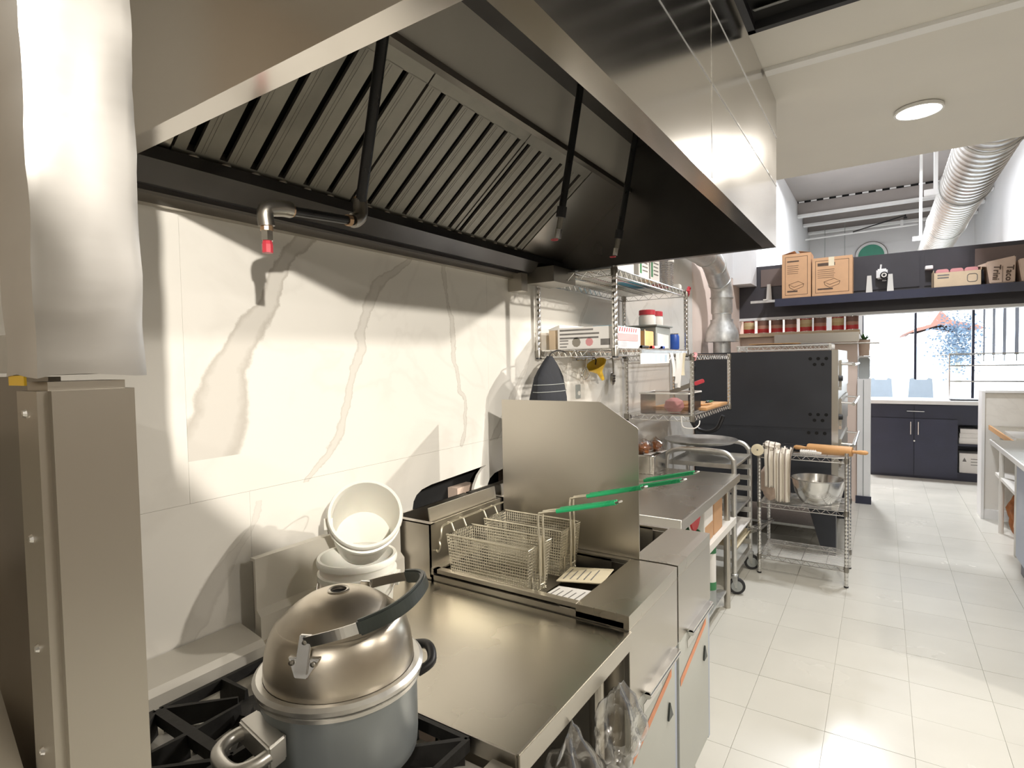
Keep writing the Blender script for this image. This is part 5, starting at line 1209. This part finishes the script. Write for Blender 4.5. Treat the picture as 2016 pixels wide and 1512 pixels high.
carton(-.605, -.250, 6.53, 6.81, zh, zh+.385, 'wide brown printed carton beside the tall one on the header shelf', big=True)
g = thing('security_camera', 'small white security camera on the black header', 'camera', (-.01, 6.74, 2.29))
B((-.055, 6.75, 2.315), (.04, 6.83, 2.415)).build('housing', 'white_trim', g, bevel=.012)
T([(-.02, 6.78, 2.41), (-.015, 6.78, 2.46)], .008, 8).build('antenna', 'white_trim', g)
MB().lathe([(0, 0), (.034, 0), (.034, .04), (.028, .045), (0, .045)], (.01, 6.75, 2.345), 20, RX).build('lens_barrel', 'black', g, smooth=True)
MB().lathe([(.013, .0455), (.022, .0455), (.022, .047), (.013, .047)], (.01, 6.75, 2.345), 20, RX, closed=True).build('lens_ring', 'chrome', g)
MB().lathe([(0, 0), (.02, .004), (.016, .012), (0, .014)], (.012, 6.76, 2.288), 14).build('base', 'white_trim', g)
g = carton(.385, .735, 6.54, 6.80, zh, zh+.165, 'low open pale carton of pink packets on the header shelf', mt='cardboard_pale') if 0 else thing('packet_carton', 'low open pale carton of pink packets on the header shelf', 'box', (.56, 6.66, zh))
x0, x1, y0, y1 = .392, .738, 6.54, 6.80
q = MB()
for a, b in (((x0, y0, zh), (x1, y0+.004, zh+.135)), ((x0, y1-.004, zh), (x1, y1, zh+.165)), ((x0, y0, zh), (x0+.004, y1, zh+.16)), ((x1-.004, y0, zh), (x1, y1, zh+.16)), ((x0, y0, zh), (x1, y1, zh+.004))): q.box(a, b)
q.build('tray', 'cardboard_pale', g)
lines(MB(), (x0+.03, y0-.0004, zh+.105), (1, 0, 0), (0, 0, 1), 2, .10, .012, .024, 7).build('printed_lines', 'print_grey', g)
MB().tube([(a, y0-.001, b) for a, b in rrect(x1-.10, x1-.03, zh+.035, zh+.105, .02)], .003, 4, closed=True).build('printed_badge', 'print_grey', g)
for k in range(3): MB().prism(rrect(x0+.02+.105*k, x0+.115+.105*k, zh+.006, zh+.17, .02), 'y', y0+.03, y1-.03).build('packet', 'pink', g, bevel=.006)
for k, (x0, x1, wd, lb) in enumerate(((.775, .965, ('Trini', 'Taco'), 'brown paper bag package lettered Trini and Taco on the header shelf'), (.99, 1.2, (), 'brown paper bag at the right edge of the header shelf'))):
    g = thing('paper_package', lb, 'bag', ((x0+x1)/2, 6.66, zh), 'paper packages on the header shelf')
    mb = MB().hexa([(x0+.02, 6.54, zh), (x1, 6.54, zh), (x1, 6.80, zh), (x0+.02, 6.80, zh)], [(x0-.005, 6.56, zh+.20), (x1+.005, 6.55, zh+.235), (x1, 6.78, zh+.235), (x0-.005, 6.78, zh+.20)])
    mb.build('bag', 'kraft', g, bevel=.008)
    if k == 0: MB().hexa([(x0-.06, 6.60, zh+.17), (x0, 6.58, zh+.16), (x0, 6.75, zh+.16), (x0-.06, 6.73, zh+.17)], [(x0-.055, 6.60, zh+.18), (x0+.03, 6.58, zh+.205), (x0+.03, 6.75, zh+.205), (x0-.055, 6.73, zh+.18)]).build('fold', 'kraft', g)
    for j, wrd in enumerate(wd):
        m4 = Matrix.Translation((x0+.048+.088*j, 6.537, zh+.165-.01*j)) @ Matrix.Rotation(.0, 4, 'X') @ Matrix.Rotation(PI/2, 4, 'X') @ Matrix.Rotation(-PI/2-.08, 4, 'Z')
        text(wrd, .068, 'print_dark', 'lettering', g, m4)
    if wd: B(((x0+x1)/2+.008, 6.538, zh+.01), ((x0+x1)/2+.011, 6.54, zh+.15)).build('seam', 'print_dark', g)
tag(B((.34, 6.72, zh+.20), (.40, 6.827, zh+.235)).build('sensor_box', 'white_trim', bevel=.004), 'little white sensor box on the header above the carton', 'sensor')
# things standing on the stub wall
g = thing('grey_caddy', 'small dark grey box standing on the white stub wall', 'box', (-.16, 7.0, 1.31))
MB().prism(rrect(-.212, -.108, 1.311, 1.53, .02), 'y', 6.94, 7.08).build('box', 'grey_plastic', g, bevel=.006)
B((-.215, 6.935, 1.53), (-.105, 7.085, 1.548)).build('lid', 'white_trim', g, bevel=.004)
g = thing('potted_plant', 'little dark plant in a beige pot at the end of the ledge', 'plant', (-.16, 7.0, 1.548))
MB().lathe([(0, 0), (.045, 0), (.055, .17), (.048, .17), (.042, .15), (0, .15)], (-.16, 7.0, 1.549), 20).build('pot', 'kraft', g, smooth=True)
lf = MB(); rnd = random.Random(4)
for k in range(46):
    a = rnd.uniform(0, 2*PI); e_ = rnd.uniform(.2, 1.3); L_ = rnd.uniform(.05, .11); o_ = Vector((-.16, 7.0, 1.70)); d_ = Vector((math.cos(a)*math.cos(e_), math.sin(a)*math.cos(e_), math.sin(e_))); s_ = d_.cross(Vector((0, 0, 1))).normalized()*.012
    lf.add([o_, o_+d_*L_*.5+s_, o_+d_*L_, o_+d_*L_*.5-s_], [(0, 1, 2, 3)])
q = lf.build('leaves', 'leaf', g); q['kind'] = 'stuff'

# =================================================================== FRONT COUNTER
g = thing('front_cabinet', 'dark navy front counter cabinet with bar handles', 'cabinet', (.4, 8.9, 0))
NX = .775
MB().box((-.14, 8.67, 0), (NX, 9.2, .93)).box((NX, 9.0, 0), (1.35, 9.2, .93)).box((NX, 8.67, 0), (1.35, 9.2, .10)).box((NX, 8.67, .43), (1.35, 9.0, .455)).box((NX, 8.67, .69), (1.35, 9.0, .93)).build('carcass', 'navy', g)
for x0, x1, z0, z1 in ((-.13, .335, .76, .92), (.341, NX-.006, .76, .92), (-.13, .335, .03, .75), (.341, NX-.006, .03, .75)):
    B((x0, 8.652, z0), (x1, 8.669, z1)).build('front', 'navy', g, bevel=.002)
hb = MB().tube([(.26, 8.63, .845), (.44, 8.63, .843)], .006, 8); hb.build('bar_handle', 'chrome', g)
for x in (.302, .38): T([(x, 8.63, .55), (x, 8.63, .71)], .006, 8).build('bar_handle', 'chrome', g)
for x, z in ((.265, .845), (.435, .843), (.302, .56), (.302, .70), (.38, .56), (.38, .70)): T([(x, 8.655, z), (x, 8.63, z)], .004, 6).build('standoff', 'chrome', g)
MB().lathe([(0, 0), (.012, 0), (.010, .01), (0, .011)], (.34, 8.652, .47), 12, RX).build('lock', 'chrome', g)
tag(B((-.17, 8.62, .932), (1.36, 9.25, .978)).build('counter_slab', 'white_trim', bevel=.004), 'long white countertop on the navy cabinet', 'countertop')
g = thing('archive_box', 'white printed box in the lower niche of the navy counter', 'box', (.9, 8.8, .10))
B((.79, 8.69, .101), (1.20, 8.95, .34)).build('body', 'paper', g, bevel=.003)
MB().prism([(.82, .24), (.86, .24), (.84, .29)], 'y', 8.688, 8.69).build('printed_mark', 'print_grey', g)
lines(MB(), (.90, 8.6896, .27), (1, 0, 0), (0, 0, 1), 3, .14, .008, .035, 2).build('printed_lines', 'print_grey', g)
for k, (z0, z1, x1, lb) in enumerate(((.456, .53, 1.15, 'lower sheaf of papers in the niche of the navy counter'), (.531, .585, 1.10, 'middle sheaf of papers in the niche'), (.586, .64, .98, 'white carton topmost on the papers in the niche'))):
    tag(B((.785+.006*k, 8.69, z0), (x1, 8.95, z1)).build('paper_stack', 'paper', bevel=.003), lb, 'paper', 'papers in the niche')
for k, (x, lb) in enumerate(((-.02, 'pale blue chair back seen left above the front counter'), (.52, 'pale blue chair back seen in the middle above the front counter'))):
    g = thing('dining_chair', lb, 'chair', (x, 11.0, 0), 'dining chairs by the window')
    MB().prism([(x-.17, .80), (x+.17, .80), (x+.15, 1.16), (x+.10, 1.18), (x+.08, 1.15), (x-.08, 1.15), (x-.10, 1.18), (x-.15, 1.16)], 'y', 11.2, 11.225).build('backrest', 'pale_blue', g)
    B((x-.2, 10.8, .44), (x+.2, 11.22, .48)).build('seat', 'pale_blue', g, bevel=.01)
    for sx in (-.17, .17):
        T([(x+sx, 10.84, 0), (x+sx, 10.84, .44)], .014, 8).build('leg', 'chrome', g); T([(x+sx, 11.2, 0), (x+sx, 11.2, .84)], .014, 8).build('leg', 'chrome', g)
g = thing('dining_table', 'pale blue table edge seen right above the front counter', 'table', (1.35, 11.4, 0))
B((.95, 11.2, .70), (2.1, 11.9, .74)).build('top', 'pale_blue', g); B((1.0, 11.25, .5), (2.05, 11.27, .70)).build('apron', 'pale_blue', g)
for x in (1.0, 2.05):
    for y in (11.26, 11.84): B((x-.02, y-.02, 0), (x+.02, y+.02, .70)).build('leg', 'pale_blue', g)
g = thing('counter_guard', 'glass counter guard with three thin rails beside the window', 'guard', (1.0, 9.1, .98))
for z, x1 in ((1.55, 2.3), (1.40, 2.3), (1.20, 2.2)): T([(.71, 9.12, z), (x1, 9.12, z)], .009, 6).build('rail', 'steel_dark', g)
B((.72, 9.118, .985), (2.3, 9.122, 1.55)).build('glass_sheet', 'glass', g)
for x in (.72, 1.5, 2.2): T([(x, 9.12, .979), (x, 9.12, 1.56)], .008, 6).build('upright', 'chrome', g)
g = thing('counter_tablet', 'dark flat tablet lying on the white countertop', 'tablet', (.9, 8.8, .979))
B((.70, 8.72, .979), (1.0, 8.90, .992)).build('body', 'black', g, bevel=.003); B((.72, 8.74, .992), (.98, 8.88, .993)).build('screen', 'header_dark', g)
wd = ('leftmost', 'second', 'third', 'rightmost')
for k, x in enumerate((1.58, 1.72, 1.87, 2.04)):
    g = thing('window_strap', wd[k]+' of the four blue vertical straps hanging before the window', 'strap', (x, 13.6, 1.4), 'blue straps at the window')
    B((x-.016-.004*k, 13.60, 1.52), (x+.016+.004*k, 13.61, 2.70)).build('strap', 'blue_steel', g)
    B((x-.030, 13.595, 2.68), (x+.030, 13.615, 2.75)).build('top_clip', 'navy', g)
    T([(x, 13.605, 1.40), (x, 13.605, 1.52)], .008, 6).build('end_hook', 'black', g)
g = thing('strap_rail', 'thin dark rail crossing the straps before the window', 'rail', (1.8, 13.6, 1.5))
T([(.85, 13.59, 1.53), (2.99, 13.59, 1.53)], .007, 6).build('rod', 'steel_dark', g)
T([(1.3, 13.61, 2.75), (2.99, 13.61, 2.75)], .02, 6).build('top_rod', 'white_trim', g)

# =================================================================== RIGHT-HAND COUNTER
g = thing('prep_counter', 'steel prep counter along the right edge of the aisle', 'counter', (1.2, 5.0, 0))
B((.685, 3.2, .885), (1.9, 5.50, .90)).build('top', 'steel_top', g)
B((.678, 3.2, .87), (.687, 5.51, .903)).build('front_edge', 'white_trim', g, bevel=.0015)
B((.80, 3.2, .10), (1.9, 5.27, .88)).build('fridge_base', 'blue_steel', g, bevel=.004)
B((.82, 3.2, 0), (1.9, 5.2, .10)).build('plinth', 'navy', g)
g = thing('side_table', 'low steel table with undershelf between the prep counter and the half wall', 'table', (1.2, 6.1, 0))
B((.83, 5.56, .86), (1.9, 6.72, .885)).build('top', 'steel_top', g); B((.82, 5.56, .85), (.832, 6.72, .89)).build('edge', 'wood', g)
for x in (.86, 1.85):
    for y in (5.62, 6.30): T([(x, y, 0), (x, y, .86)], .018, 10).build('leg', 'soffit', g)
B((.85, 5.58, .46), (1.9, 6.55, .485)).build('undershelf', 'soffit', g)
for k, (y, lb) in enumerate(((5.75, 'brown sack standing nearest under the right-hand table'), (6.0, 'brown sack standing middle under the right-hand table'), (6.25, 'brown sack standing farthest under the right-hand table'))):
    g = thing('flour_sack', lb, 'sack', (1.0, y, 0), 'sacks under the right-hand table')
    bag('', '', (1.02, y, .20), (.11, .10, .195), 50+k).build('sack', 'bread' if k != 1 else 'cardboard', g, smooth=True)
    MB().hexa([(.98, y-.05, .37), (1.06, y-.05, .37), (1.06, y+.05, .37), (.98, y+.05, .37)], [(1.01, y-.07, .43), (1.03, y-.07, .43), (1.03, y+.07, .43), (1.01, y+.07, .43)]).build('folded_top', 'paper', g)
g = thing('steel_sheet', 'thin bright steel sheet lying on the right-hand side table', 'sheet', (1.0, 6.0, .886))
B((.86, 5.7, .886), (1.5, 6.2, .896)).build('sheet', 'alu', g)

# =================================================================== OUTSIDE
struct(B((-40, 14.6, -.25), (40, 80, -.2)).build('ground', 'asphalt'))
g = thing('distant_house', 'white house with reddish roof seen through the window', 'house', (2.2, 32, -.2))
B((1.0, 31, -.2), (3.3, 36, 2.5)).build('wall', 'house', g)
MB().prism([(.7, 2.45), (1.3, 2.75), (1.75, 2.85), (2.1, 3.45), (2.5, 3.0), (3.3, 2.8), (3.6, 2.62), (2.9, 2.65), (2.1, 2.85), (1.5, 2.65)], 'y', 30.6, 36.4).build('roof', 'roof_red', g)
for x in (1.2, 2.4): B((x, 30.97, .8), (x+.7, 31.0, 1.9)).build('window', 'pale_blue', g)
g = thing('street_tree', 'pale bluish tree outside the shop window', 'tree', (2.2, 25, -.2))
T([(2.2, 25, -.2), (2.23, 25, .9), (2.15, 25, 1.8)], [.12, .09, .05], 8).build('trunk', 'tarnish', g)
lf = MB(); rnd = random.Random(8)
for k in range(1500):
    p_ = Vector((rnd.gauss(0, .30), rnd.gauss(0, .5), rnd.gauss(0, .48))); o_ = Vector((2.2, 25, 1.95))+p_
    d_ = Vector((rnd.uniform(-1, 1), rnd.uniform(-1, 1), rnd.uniform(-1, 1))).normalized(); s_ = d_.cross(Vector((.3, .5, .8))).normalized()*.035
    lf.add([o_, o_+d_*.05+s_, o_+d_*.11, o_+d_*.05-s_], [(0, 1, 2, 3)])
q = lf.build('crown', 'tree_leaf', g); q['kind'] = 'stuff'
